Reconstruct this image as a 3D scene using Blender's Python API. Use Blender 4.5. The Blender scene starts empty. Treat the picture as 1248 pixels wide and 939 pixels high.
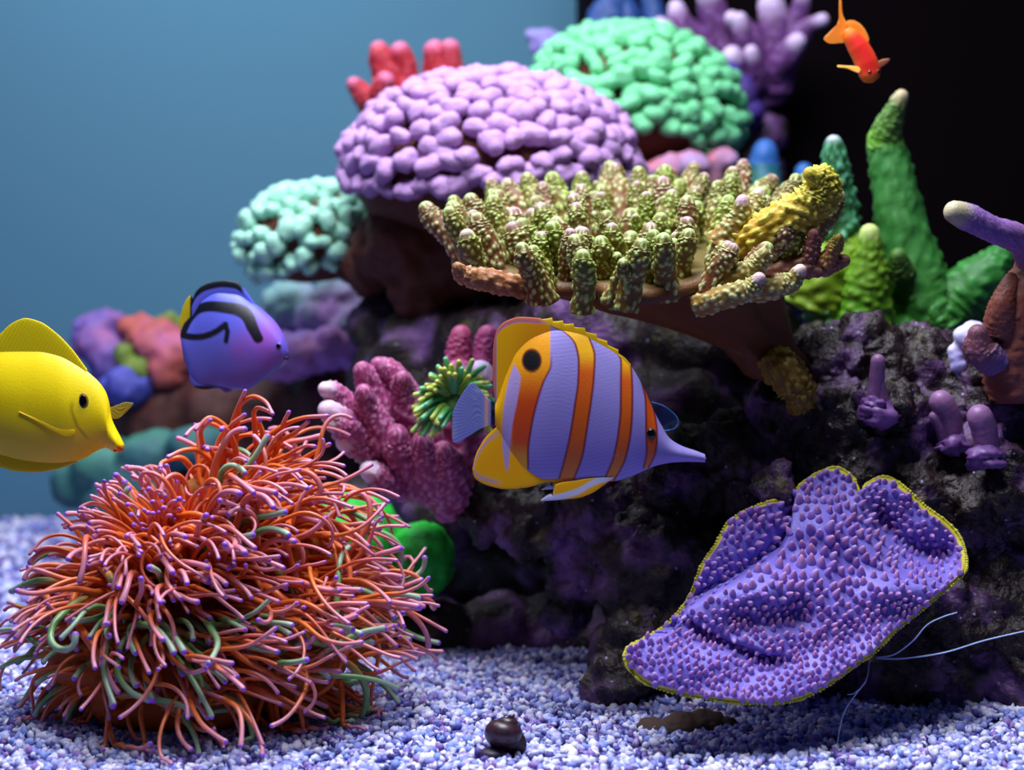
import bpy, bmesh, math, random
import numpy as np
from mathutils import Vector, Matrix
from mathutils.bvhtree import BVHTree

# ------------------------------------------------------------------ camera, world, lights
SC = bpy.context.scene
COL = SC.collection
PXW, PXH = 1248.0, 939.0
FPX = 1733.0                      # focal length in pixels
CAMZ, HOR = 0.25, 400.0           # camera height above the sand, horizon row
cam_d = bpy.data.cameras.new('camera')
cam = bpy.data.objects.new('camera', cam_d); COL.objects.link(cam)
cam.location = (0, 0, CAMZ); cam.rotation_euler = (math.pi/2, 0, 0)
cam_d.sensor_width = 36.0; cam_d.lens = 36.0*FPX/PXW
cam_d.shift_y = -(PXH/2-HOR)/PXW
cam_d.clip_start = 0.02; cam_d.clip_end = 20
cam_d.dof.use_dof = True; cam_d.dof.focus_distance = 0.88; cam_d.dof.aperture_fstop = 4.5
SC.camera = cam

w = bpy.data.worlds.new('world'); SC.world = w; w.use_nodes = True
bg = w.node_tree.nodes['Background']
bg.inputs[0].default_value = (0.10, 0.22, 0.50, 1); bg.inputs[1].default_value = 0.10

def area_lamp(name, loc, target, size, sizey, power, color):
    l = bpy.data.lights.new(name, 'AREA'); l.shape = 'RECTANGLE'; l.size = size; l.size_y = sizey
    l.energy = power; l.color = color
    o = bpy.data.objects.new(name, l); COL.objects.link(o); o.location = loc
    o.rotation_euler = (Vector(target)-Vector(loc)).to_track_quat('-Z', 'Y').to_euler()
    return o
LED = (0.84, 0.88, 1.0)           # lamp rows of the tank's hood, over the water from its front pane to its back panel
area_lamp('hood_lamp_middle_offscreen', (-0.02, 0.90, 1.05), (-0.02, 0.97, 0), 0.55, 0.16, 12.0, LED)
area_lamp('hood_lamp_front_offscreen', (-0.06, 0.62, 1.05), (-0.03, 0.85, 0), 0.60, 0.12, 9.0, LED)
area_lamp('hood_lamp_rear_offscreen', (-0.45, 1.45, 1.25), (-0.45, 1.75, 0), 0.80, 0.20, 10.0, LED)

vs = SC.view_settings
vs.view_transform = 'Standard'; vs.look = 'None'; vs.exposure = 0.0; vs.gamma = 1.0
vs.use_curve_mapping = False

# ------------------------------------------------------------------ helpers
rng = np.random.default_rng(11)
random.seed(5)

def P(px, py, d):                 # a pixel of the photo at forward distance d -> a point in the tank
    return Vector(((px-PXW/2)*d/FPX, d, CAMZ-(py-HOR)*d/FPX))

def lin(c):
    c = np.asarray(c, float)/255.0
    return np.where(c <= 0.04045, c/12.92, ((c+0.055)/1.055)**2.4)

def sstep(a, b, x):
    t = np.clip((np.asarray(x, float)-a)/(b-a), 0, 1)
    return t*t*(3-2*t)

def mixc(a, b, t):
    t = np.asarray(t, float)[..., None]
    return np.asarray(a)*(1-t)+np.asarray(b)*t

def vnoise(p, seed=0):            # smooth value noise, vectorised, 0..1
    p = np.asarray(p, float); i = np.floor(p).astype(np.int64); f = p-i; f = f*f*(3-2*f)
    out = np.zeros(len(p))
    for dx in (0, 1):
        for dy in (0, 1):
            for dz in (0, 1):
                h = ((i[:, 0]+dx)*374761393+(i[:, 1]+dy)*668265263+(i[:, 2]+dz)*2147483647+seed*974711) & 0xffffffff
                h = ((h ^ (h >> 13))*1274126177) & 0xffffffff
                h = ((h ^ (h >> 16)) & 0xffff)/65535.0
                wgt = (f[:, 0] if dx else 1-f[:, 0])*(f[:, 1] if dy else 1-f[:, 1])*(f[:, 2] if dz else 1-f[:, 2])
                out += h*wgt
    return out

def mesh_np(name, V, F, C=None, smooth=True):
    me = bpy.data.meshes.new(name)
    me.from_pydata([tuple(v) for v in np.asarray(V, float)], [], [tuple(int(i) for i in f) for f in F])
    if C is not None:
        a = me.attributes.new('Col', 'FLOAT_COLOR', 'POINT')
        C = np.asarray(C, float); buf = np.ones((len(V), 4)); buf[:, :3] = C
        a.data.foreach_set('color', buf.ravel())
    if smooth:
        me.polygons.foreach_set('use_smooth', [True]*len(me.polygons))
    me.update()
    return me

def obj(name, me, m=None, parent=None, loc=None):
    o = bpy.data.objects.new(name, me); COL.objects.link(o)
    if m is not None and me is not None and len(me.materials) == 0: me.materials.append(m)
    if parent is not None: o.parent = parent
    if loc is not None: o.location = loc
    return o

def tag(o, label, cat, group=None, kind=None):
    o['label'] = label
    if cat: o['category'] = cat
    if group: o['group'] = group
    if kind: o['kind'] = kind
    return o

def thing(name, loc, label, cat, group=None):
    o = bpy.data.objects.new(name, None); COL.objects.link(o); o.location = loc
    o.empty_display_size = 0.01
    return tag(o, label, cat, group)

def mat(name, color=(128, 128, 128), attr=False, rough=0.5, spec=0.4, noise=None, bump=None, alpha=None, sss=0.0, noise2=None, transl=0.0, alpha_attr=False):
    m = bpy.data.materials.new(name); m.use_nodes = True
    nt = m.node_tree; N = nt.nodes; L = nt.links
    b = N['Principled BSDF']; out = N['Material Output']
    b.inputs['Roughness'].default_value = rough
    b.inputs['Specular IOR Level'].default_value = spec
    tc = N.new('ShaderNodeTexCoord')
    if attr:
        a = N.new('ShaderNodeAttribute'); a.attribute_name = 'Col'; src = a.outputs['Color']
    else:
        r = N.new('ShaderNodeRGB'); r.outputs[0].default_value = (*lin(color), 1); src = r.outputs[0]
    for nz in (noise, noise2):
        if not nz: continue
        sc, c2, lo, hi = nz          # scale, second colour, ramp bounds
        n = N.new('ShaderNodeTexNoise'); n.inputs['Scale'].default_value = sc; n.inputs['Detail'].default_value = 4
        L.new(tc.outputs['Object'], n.inputs['Vector'])
        mr = N.new('ShaderNodeMapRange'); mr.inputs['From Min'].default_value = lo; mr.inputs['From Max'].default_value = hi
        L.new(n.outputs['Fac'], mr.inputs['Value'])
        mx = N.new('ShaderNodeMix'); mx.data_type = 'RGBA'
        L.new(mr.outputs['Result'], mx.inputs['Factor']); L.new(src, mx.inputs[6])
        mx.inputs[7].default_value = (*lin(c2), 1); src = mx.outputs[2]
    L.new(src, b.inputs['Base Color'])
    if bump:
        for k, (sc, st) in enumerate(bump):
            n = N.new('ShaderNodeTexNoise'); n.inputs['Scale'].default_value = sc; n.inputs['Detail'].default_value = 3
            L.new(tc.outputs['Object'], n.inputs['Vector'])
            bp = N.new('ShaderNodeBump'); bp.inputs['Strength'].default_value = st; bp.inputs['Distance'].default_value = 0.002
            L.new(n.outputs['Fac'], bp.inputs['Height'])
            if k: L.new(prev.outputs[0], bp.inputs['Normal'])
            prev = bp
        L.new(prev.outputs[0], b.inputs['Normal'])
    if sss:
        b.inputs['Subsurface Weight'].default_value = sss
        b.inputs['Subsurface Radius'].default_value = (1, .6, .5); b.inputs['Subsurface Scale'].default_value = 0.004
    sh = b.outputs[0]
    if transl:
        t = N.new('ShaderNodeBsdfTranslucent'); L.new(src, t.inputs['Color'])
        ms = N.new('ShaderNodeMixShader'); ms.inputs[0].default_value = transl
        L.new(sh, ms.inputs[1]); L.new(t.outputs[0], ms.inputs[2]); sh = ms.outputs[0]
    if alpha is not None:
        t = N.new('ShaderNodeBsdfTransparent'); ms = N.new('ShaderNodeMixShader')
        if alpha_attr:
            aa = N.new('ShaderNodeAttribute'); aa.attribute_name = 'Alpha'; L.new(aa.outputs['Fac'], ms.inputs[0])
        else:
            ms.inputs[0].default_value = alpha
        L.new(t.outputs[0], ms.inputs[1]); L.new(sh, ms.inputs[2]); sh = ms.outputs[0]
    L.new(sh, out.inputs['Surface'])
    return m

def interp(pts):
    pts = sorted(pts); X = np.array([p[0] for p in pts], float); Y = np.array([p[1] for p in pts], float)
    h = np.diff(X); dl = np.diff(Y)/h; m = np.zeros(len(X)); m[0], m[-1] = dl[0], dl[-1]
    for i in range(1, len(X)-1):          # monotone cubic: smooth outlines without overshoot
        if dl[i-1]*dl[i] > 0:
            w1, w2 = 2*h[i]+h[i-1], h[i]+2*h[i-1]; m[i] = (w1+w2)/(w1/dl[i-1]+w2/dl[i])
    def f(x):
        x = np.clip(x, X[0], X[-1]); i = np.clip(np.searchsorted(X, x)-1, 0, len(X)-2); t = (x-X[i])/h[i]
        return (2*t**3-3*t**2+1)*Y[i]+(t**3-2*t**2+t)*h[i]*m[i]+(-2*t**3+3*t**2)*Y[i+1]+(t**3-t**2)*h[i]*m[i+1]
    return f

def catmull(pts, n):              # smooth open curve through points, n samples
    pts = np.asarray(pts, float)
    if len(pts) == 2:
        t = np.linspace(0, 1, n)[:, None]; return pts[0]*(1-t)+pts[1]*t
    ext = np.vstack([2*pts[0]-pts[1], pts, 2*pts[-1]-pts[-2]])
    t = np.linspace(0, len(pts)-1, n); out = []
    for v in t:
        i = min(int(v), len(pts)-2); u = v-i
        p0, p1, p2, p3 = ext[i:i+4]
        out.append(0.5*((2*p1)+(p2-p0)*u+(2*p0-5*p1+4*p2-p3)*u*u+(3*p1-p0-3*p2+p3)*u**3))
    return np.array(out)

def closed_curve(pts, n):
    pts = np.asarray(pts, float); k = len(pts)
    ext = np.vstack([pts[-1], pts, pts[0], pts[1]]); out = []
    for v in np.linspace(0, k, n, endpoint=False):
        i = int(v); u = v-i; p0, p1, p2, p3 = ext[i:i+4]
        out.append(0.5*((2*p1)+(p2-p0)*u+(2*p0-5*p1+4*p2-p3)*u*u+(3*p1-p0-3*p2+p3)*u**3))
    return np.array(out)

def tube_arrays(path, radii, sides=10, cap=True, twist=0.0):
    """rings along a path; a rounded end at the tip. Returns V, F, T (0..1 along), A (angle)"""
    path = np.asarray(path, float); n = len(path); radii = np.asarray(radii, float)
    tan = np.gradient(path, axis=0); tan /= np.linalg.norm(tan, axis=1)[:, None]+1e-12
    if cap:                        # rounded tip
        r = radii[-1]; extra, er = [], []
        for a in (0.45, 0.8, 1.1, 1.38):
            extra.append(path[-1]+tan[-1]*r*math.sin(a)); er.append(r*math.cos(a))
        path = np.vstack([path, extra]); radii = np.concatenate([radii, er]); tan = np.vstack([tan, [tan[-1]]*4])
    m = len(path)
    ref = np.array([0.0, 1.0, 0.0])
    if abs(tan[0] @ ref) > 0.9: ref = np.array([1.0, 0, 0])
    u = np.cross(tan[0], ref); u /= np.linalg.norm(u)
    ang = np.arange(sides)*2*math.pi/sides
    V = np.zeros((m, sides, 3)); Nn = np.zeros((m, sides, 3))
    for i in range(m):
        u = u-tan[i]*(u @ tan[i]); u /= np.linalg.norm(u)+1e-12
        v = np.cross(tan[i], u)
        dirs = np.cos(ang)[:, None]*u+np.sin(ang)[:, None]*v
        V[i] = path[i]+dirs*radii[i]; Nn[i] = dirs
    F = []
    for i in range(m-1):
        for j in range(sides):
            k = (j+1) % sides
            F.append((i*sides+j, i*sides+k, (i+1)*sides+k, (i+1)*sides+j))
    V = V.reshape(-1, 3)
    F.append(tuple((m-1)*sides+j for j in range(sides)))
    F.append(tuple(sides-1-j for j in range(sides)))
    T = np.repeat(np.linspace(0, 1, m), sides); A = np.tile(ang, m)
    return V, F, T, A, Nn.reshape(-1, 3), np.repeat(radii, sides)

def bumpy_branch(path, radii, bump=0.25, cell=0.55, cols=None, tip=None, sides=40, rings=46, seed=0, tipfrac=0.86, lump=0.12, tipw=0.1):
    """a coral finger with rounded knobbly polyps all over it: one closed skin, coloured root to tip"""
    path = catmull(path, rings); radii = np.interp(np.linspace(0, 1, rings), np.linspace(0, 1, len(radii)), radii)
    V, F, T, A, Nn, R = tube_arrays(path, radii, sides)
    seg = np.linalg.norm(np.diff(path, axis=0), axis=1).sum(); r0 = float(np.mean(radii))
    s = T*seg/r0                                  # length in radii
    nper = max(4, int(round(2*math.pi/cell)))
    row = s/(cell*0.95); a = A/(2*math.pi)*nper
    hgt = np.zeros(len(V)); h32 = lambda i, j, q: (np.sin(i*127.1+j*311.7+q*74.7+seed*13.3)*43758.5453) % 1.0
    for di in (-1, 0, 1):                         # every polyp sits off its lattice point by a random step
        for dj in (-1, 0, 1):
            k = np.floor(row)+di; c = np.floor(a)+dj; cm = c % nper
            da = (a-(c+0.5+0.9*(h32(cm, k, 1)-.5)))*cell; ds = (row-(k+0.5+0.9*(h32(cm, k, 2)-.5)))*cell*0.95
            sz = 0.26+0.16*h32(cm, k, 3)
            hgt = np.maximum(hgt, np.exp(-((da**2+ds**2)/(sz*cell)**2)**1.3)*(0.5+0.9*h32(cm, k, 4)))
    big = vnoise(V/(r0*1.6)+seed*3.1, seed)-0.5
    tipcut = 1-sstep(0.86, 0.96, T)
    V = V+Nn*(R*(bump*hgt*tipcut+lump*2*big))[:, None]
    c0, c1, c2 = (lin(c) for c in cols)            # root, body, polyp
    lum = np.array([.2126, .7152, .0722]); c0 = np.clip(c0*max(1.0, (c1@lum)/(c0@lum)), 0, .9)
    C = mixc(np.broadcast_to(c0, V.shape), c1, sstep(0.0, 0.65, T))
    C = mixc(C, c2, sstep(.18, .8, hgt)*0.8)
    if tip is not None: C = mixc(C, lin(tip), sstep(tipfrac, min(1, tipfrac+tipw), T)*0.85)
    return V, F, C

def bake(o):
    dg = bpy.context.evaluated_depsgraph_get(); dg.update()
    me = bpy.data.meshes.new_from_object(o.evaluated_get(dg))
    old = o.data; o.modifiers.clear(); o.data = me; bpy.data.meshes.remove(old)
    me.polygons.foreach_set('use_smooth', [True]*len(me.polygons)); me.update()
    return o

_tex = {}
def clouds(sc, kind='CLOUDS'):
    k = (sc, kind)
    if k not in _tex:
        t = bpy.data.textures.new('relief', kind); t.noise_scale = sc
        if kind == 'CLOUDS': t.noise_depth = 3
        _tex[k] = t
    return _tex[k]

def ico(sub):
    bm = bmesh.new(); bmesh.ops.create_icosphere(bm, subdivisions=sub, radius=1)
    V = np.array([v.co[:] for v in bm.verts]); F = [[v.index for v in f.verts] for f in bm.faces]; bm.free()
    return V, F
ICO = {k: ico(k) for k in (1, 2, 3, 4)}

def rock(name, blobs, m, label, cat='rock', voxel=0.004, rel=((0.05, 0.03), (0.018, 0.012), (0.006, 0.004)), extra=()):
    """one rock: overlapping boulders fused to a single skin, then roughened. blobs: (px,py,d,radius_px[,squash z][,squash y])"""
    V, F, k = [], [], 0
    v0, f0 = ICO[3]
    for b in blobs:
        c = np.array(P(*b[:3])); r = b[3]*b[2]/FPX
        sz = b[4] if len(b) > 4 else 1.0; sy = b[5] if len(b) > 5 else 1.0
        V.append(v0*np.array([r, r*sy, r*sz])+c); F += [[i+k for i in f] for f in f0]; k += len(v0)
    V = np.vstack(V); org = V.mean(0)
    o = obj(name, mesh_np(name, V-org, F), None, None, org)
    r = o.modifiers.new('fuse', 'REMESH'); r.mode = 'VOXEL'; r.voxel_size = voxel
    for sc, st in rel:
        dmod = o.modifiers.new('relief', 'DISPLACE'); dmod.texture = clouds(sc); dmod.strength = st; dmod.mid_level = 0.5
    bake(o); o.data.name = name
    o.data.materials.clear(); o.data.materials.append(m)
    if label: tag(o, label, cat)
    return o

def bvh_of(o):
    me = o.data; loc = o.location
    return BVHTree.FromPolygons([v.co+loc for v in me.vertices], [p.vertices[:] for p in me.polygons])

def hit(bvh, px, py, dflt):
    o = Vector((0, 0, CAMZ)); r = bvh.ray_cast(o, (P(px, py, 1.0)-o).normalized())
    return r[0].y if r[0] is not None else dflt

# ------------------------------------------------------------------ the tank: floor, walls
SAND_Z = 0.0
def box_mesh(name, x0, x1, y0, y1, z0, z1):
    V = [(x, y, z) for x in (x0, x1) for y in (y0, y1) for z in (z0, z1)]
    F = [(0, 1, 3, 2), (4, 6, 7, 5), (0, 4, 5, 1), (2, 3, 7, 6), (0, 2, 6, 4), (1, 5, 7, 3)]
    return mesh_np(name, V, F, smooth=False)
m_sand = mat('sand_bed', (118, 118, 176), rough=0.9, spec=0.1, noise=(220, (60, 55, 120), 0.45, 0.7), bump=[(300, 0.6)])
fl = obj('floor', box_mesh('floor', -1.25, 1.0, 0.55, 1.95, -0.05, -0.0015), m_sand); fl['kind'] = 'structure'
m_blue = mat('blue_back_panel', (80, 124, 146), rough=0.8, spec=0.1, bump=[(40, .1)])
m_black = mat('black_panel', (12, 7, 10), rough=0.9, spec=0.02)
wb = obj('wall_back', box_mesh('wall_back', -1.25, 0.10, 1.88, 1.95, -0.05, 1.3), m_blue); wb['kind'] = 'structure'
wr = obj('wall_right', box_mesh('wall_right', 0.085, 1.0, 1.62, 1.95, -0.05, 1.3), m_black); wr['kind'] = 'structure'
wl = obj('wall_left', box_mesh('wall_left', -1.25, -1.2, 0.55, 1.95, -0.05, 1.3), m_blue); wl['kind'] = 'structure'

# gravel: thousands of grains, one object
def build_gravel():
    v0, f0 = ICO[1]; f0 = np.array(f0)
    pts = []
    def scatter(n, x0, x1, y0, y1, s0, s1, z1):
        x = rng.uniform(x0, x1, n); y = rng.uniform(y0, y1, n); s = rng.uniform(s0, s1, n)
        keep = np.abs(x) < (y*0.372+0.03)
        for a, b, c in zip(x[keep], y[keep], s[keep]): pts.append((a, b, rng.uniform(-0.0005, z1), c))
    scatter(21000, -0.42, 0.42, 0.76, 1.10, 0.0016, 0.0034, 0.0022)
    scatter(5000, -0.75, 0.0, 1.10, 1.86, 0.003, 0.006, 0.001)
    n = len(pts); pts = np.array(pts)
    V = np.repeat(v0[None], n, 0)
    sc = pts[:, 3][:, None]*rng.uniform(0.55, 1.35, (n, 3))
    V = V*(1+rng.uniform(-0.34, 0.3, (n, len(v0), 1)))*sc[:, None, :]
    a = rng.uniform(0, 6.28, n); b = rng.uniform(-0.9, 0.9, n)
    x, y, z = V[..., 0].copy(), V[..., 1].copy(), V[..., 2].copy()
    x, z = x*np.cos(b)[:, None]-z*np.sin(b)[:, None], x*np.sin(b)[:, None]+z*np.cos(b)[:, None]
    x, y = x*np.cos(a)[:, None]-y*np.sin(a)[:, None], x*np.sin(a)[:, None]+y*np.cos(a)[:, None]
    V = np.stack([x+pts[:, 0:1], y+pts[:, 1:2], z+pts[:, 2:3]], -1).reshape(-1, 3)
    F = (f0[None]+np.arange(n)[:, None, None]*len(v0)).reshape(-1, 3)
    pal = lin([(214, 214, 242), (184, 188, 238), (236, 232, 250), (140, 146, 220), (150, 120, 190), (85, 75, 150), (185, 170, 205), (140, 160, 230)])
    C = np.repeat(pal[rng.choice(8, n, p=[.2, .18, .16, .14, .08, .08, .06, .10])], len(v0), 0)
    me = bpy.data.meshes.new('gravel')
    me.vertices.add(len(V)); me.vertices.foreach_set('co', V.ravel())
    me.loops.add(F.size); me.loops.foreach_set('vertex_index', F.ravel().astype(np.int32))
    me.polygons.add(len(F)); me.polygons.foreach_set('loop_start', np.arange(0, F.size, 3, dtype=np.int32))
    me.update(calc_edges=True); me.validate()
    at = me.attributes.new('Col', 'FLOAT_COLOR', 'POINT'); buf = np.ones((len(V), 4)); buf[:, :3] = C
    at.data.foreach_set('color', buf.ravel())
    o = obj('gravel', me, mat('gravel', attr=True, rough=0.55, spec=0.4))
    tag(o, 'pale lilac and blue coral gravel covering the tank floor', 'gravel', kind='stuff')
build_gravel()

# ------------------------------------------------------------------ rocks
m_rock = mat('live_rock', (36, 22, 23), rough=0.5, spec=0.45, noise=(24, (126, 84, 144), 0.50, 0.69), noise2=(44, (84, 76, 38), 0.62, 0.74), bump=[(90, 1.0), (320, 1.0)])
def sparkle(m, scale, lo, hi, c):          # small pale spots mixed into the crust colour
    nt = m.node_tree; N = nt.nodes; L = nt.links; b = N['Principled BSDF']
    old = b.inputs['Base Color'].links[0].from_socket
    tc = N.new('ShaderNodeTexCoord'); v = N.new('ShaderNodeTexVoronoi'); v.inputs['Scale'].default_value = scale
    L.new(tc.outputs['Object'], v.inputs['Vector'])
    mr = N.new('ShaderNodeMapRange'); mr.inputs['From Min'].default_value = hi; mr.inputs['From Max'].default_value = lo
    L.new(v.outputs['Distance'], mr.inputs['Value'])
    mx = N.new('ShaderNodeMix'); mx.data_type = 'RGBA'; L.new(mr.outputs['Result'], mx.inputs['Factor'])
    L.new(old, mx.inputs[6]); mx.inputs[7].default_value = (*lin(c), 1); L.new(mx.outputs[2], b.inputs['Base Color'])
sparkle(m_rock, 95, 0.05, 0.11, (190, 170, 215))
m_rockbrown = mat('brown_rock', (88, 46, 34), rough=0.75, spec=0.25, noise=(18, (95, 52, 40), 0.45, 0.8), bump=[(70, 0.9), (200, 0.6)])

REL = ((0.045, 0.030), (0.016, 0.018), (0.007, 0.009))
reef = rock('reef_rock', [
    (1000, 455, 1.02, 55), (1055, 450, 1.02, 62), (1120, 460, 1.03, 66), (1190, 480, 1.02, 75), (1250, 470, 1.03, 80), (950, 530, 1.01, 62),
    (1020, 520, 1.0, 66), (1100, 540, 1.0, 75), (1050, 600, 1.0, 90), (1180, 610, 0.99, 95), (1260, 600, 1.0, 90),
    (1120, 600, 0.960, 34), (1175, 605, 0.955, 38), (1225, 615, 0.95, 40), (1055, 580, 0.965, 26), (940, 590, 0.925, 26, .8), (1075, 490, 0.965, 34), (975, 500, 0.98, 26, .6)],
    m_rock, 'purple crusted live rock carrying the violet finger corals', voxel=0.0027, rel=REL)
reef_low = rock('reef_rock', [
    (890, 570, 1.02, 70), (820, 590, 1.02, 70), (740, 610, 1.03, 65), (660, 630, 1.04, 55), (595, 635, 1.06, 34), (570, 610, 1.07, 22),
    (1050, 735, 1.01, 90), (1180, 755, 1.0, 100), (950, 718, 1.0, 104), (810, 690, 1.02, 100), (715, 690, 1.04, 50), (690, 740, 1.05, 30),
    (1100, 770, 1.0, 130), (900, 800, 1.0, 110), (800, 800, 0.99, 80), (755, 840, 0.96, 46), (1250, 760, 1.0, 140), (1210, 850, 1.0, 90), (1000, 860, 1.0, 90)],
    m_rock, 'big nearly black live rock under the striped fish and behind the plate coral', voxel=0.0032, rel=REL)
rubble = rock('rubble_rock', [(800, 890, .885, 20, .6), (830, 884, .885, 24, .6), (862, 880, .89, 22, .7), (880, 885, .89, 18, .6)], mat('rubble', (84, 66, 58), rough=.8, spec=.2, noise=(60, (96, 76, 50), .5, .7), bump=[(200, .8)]), 'small brown mossy rubble on gravel below the plate coral', voxel=0.002, rel=((0.015, 0.008), (0.005, 0.004)))
pillar = rock('reef_rock', [
    (500, 430, 1.27, 50), (560, 425, 1.27, 65), (640, 405, 1.29, 62), (740, 355, 1.31, 85), (840, 350, 1.28, 80), (930, 350, 1.25, 75),
    (520, 445, 1.27, 55), (600, 445, 1.25, 80), (720, 430, 1.22, 100), (840, 430, 1.2, 95), (920, 430, 1.17, 62), (462, 394, 1.33, 40),
    (590, 520, 1.22, 90), (500, 560, 1.24, 60), (540, 620, 1.24, 60), (690, 540, 1.2, 100), (820, 540, 1.18, 110),
    (480, 440, 1.3, 46), (470, 475, 1.3, 45), (540, 470, 1.28, 60), (600, 690, 1.28, 55), (520, 700, 1.3, 60), (680, 690, 1.26, 60), (450, 640, 1.3, 60),
    (940, 300, 1.34, 50), (870, 262, 1.42, 55), (800, 280, 1.42, 62), (740, 285, 1.44, 66), (700, 225, 1.53, 40), (690, 150, 1.58, 30), (700, 190, 1.57, 34),
    (640, 330, 1.42, 60), (560, 330, 1.44, 60), (510, 265, 1.46, 48), (500, 200, 1.47, 36), (915, 215, 1.51, 40), (925, 165, 1.55, 34)],
    m_rock, 'dark brown rock column in shade behind the striped fish', voxel=0.006, rel=((0.05, 0.03), (0.02, 0.012)))
ledge = rock('reef_rock', [
    (450, 790, 1.12, 60), (530, 785, 1.13, 58), (610, 785, 1.14, 62), (690, 785, 1.14, 66), (400, 790, 1.14, 66), (760, 790, 1.14, 80)],
    m_rock, 'low dark rock ledge in shade between anemone and plate coral', voxel=0.005, rel=((0.04, 0.015), (0.015, 0.008)))
reef_bvh = bvh_of(reef); low_bvh = bvh_of(reef_low)

# ------------------------------------------------------------------ fish
def lens(xs, top, bot, T, M, p=0.75, edge=1.0):
    """closed body: columns xs, ring of M points from top to bottom, half thickness T per column (all in one unit)"""
    n = len(xs); ph = np.arange(M)*2*math.pi/M
    c = (top+bot)/2; h = (bot-top)/2
    X = np.repeat(xs, M); Y = (c[:, None]-h[:, None]*np.cos(ph)[None]).ravel()
    s = np.sin(ph); D = (T[:, None]*(np.sign(s)*np.abs(s)**p)[None]).ravel()
    F = []
    for i in range(n-1):
        for j in range(M):
            k = (j+1) % M
            F.append((i*M+j, (i+1)*M+j, (i+1)*M+k, i*M+k))
    F.append(tuple(range(M))); F.append(tuple((n-1)*M+M-1-j for j in range(M)))
    return X, Y, D, F

class Fish:
    def __init__(s, name, region, scale, d, centre, label, yaw=0.0):
        s.x0, s.y0 = region; s.k = scale; s.d = d; s.u = d/FPX/scale     # metres per zoom unit
        s.c = centre; px, py = s.px(*centre)
        s.root = thing(name, P(px, py, d), label, 'fish'); s.root.rotation_euler = (0, 0, yaw)
    def px(s, X, Y): return s.x0+X/s.k, s.y0+Y/s.k
    def loc(s, X, Y, D): return np.stack([(X-s.c[0])*s.u, -np.asarray(D)*s.u, -(np.asarray(Y)-s.c[1])*s.u], -1)
    def part(s, name, X, Y, D, F, C, m, parent=None):
        return obj(name, mesh_np(name, s.loc(X, Y, D), F, C), m, parent or s.root)
    def sheet(s, name, xs, top, bot, half, colf, m, M=60, off=0.0, parent=None, bend=None):
        X, Y, D, F = lens(xs, top, bot, np.full(len(xs), half), M, p=0.6)
        D = D+off
        if bend is not None: D = D+bend(X, Y)
        return s.part(name, X, Y, D, F, colf(X, Y), m, parent)
    def skin(s, xs, tp, bt, T, p):  # remember the flank so that eyes sit on it
        def off(X, Y):
            t, b, h = np.interp(X, xs, tp), np.interp(X, xs, bt), np.interp(X, xs, T)
            c = np.clip(((t+b)/2-Y)/((b-t)/2), -1, 1); return h*math.sqrt(1-c*c)**p
        s.off = off
    def eye(s, X, Y, rx, ry, off, ring, side=1):
        off = s.off(X, Y)-rx*.18
        v, f = ICO[3]
        e = s.part('eye', X+v[:, 0]*rx*1.35, Y+v[:, 2]*ry*1.35, off*side+v[:, 1]*rx*0.5, f, np.broadcast_to(lin(ring), v.shape), m_fishskin)
        s.part('pupil', X+v[:, 0]*rx, Y+v[:, 2]*ry, off*side+side*rx*0.32+v[:, 1]*rx*0.4, f, np.broadcast_to(lin((6, 4, 8)), v.shape), m_eye, e)

m_fishskin = mat('fish_skin', attr=True, rough=0.42, spec=0.45, bump=[(900, 0.08)])
m_fin = mat('fish_fin', attr=True, rough=0.45, spec=0.35, transl=0.12)
m_finclear = mat('clear_fin', attr=True, rough=0.4, spec=0.35, transl=0.35, alpha=0.72)
m_finthin = mat('thin_clear_fin', attr=True, rough=0.4, spec=0.35, transl=0.35, alpha=0.35)
m_eye = mat('fish_eye', attr=True, rough=0.12, spec=0.6)
def flat(c):
    c = lin(c); return lambda X, Y: np.broadcast_to(c, (len(X), 3)).copy()
def rays(c1, c2, period, slope=0.0):
    c1, c2 = lin(c1), lin(c2)
    return lambda X, Y: mixc(np.broadcast_to(c1, (len(X), 3)), c2, (0.5+0.5*np.sin((X+slope*Y)*2*math.pi/period))**3)
def ends(a, b, n):                # columns packed towards both ends
    return a+(b-a)*(0.5-0.5*np.cos(np.linspace(0, math.pi, n)))

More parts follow.
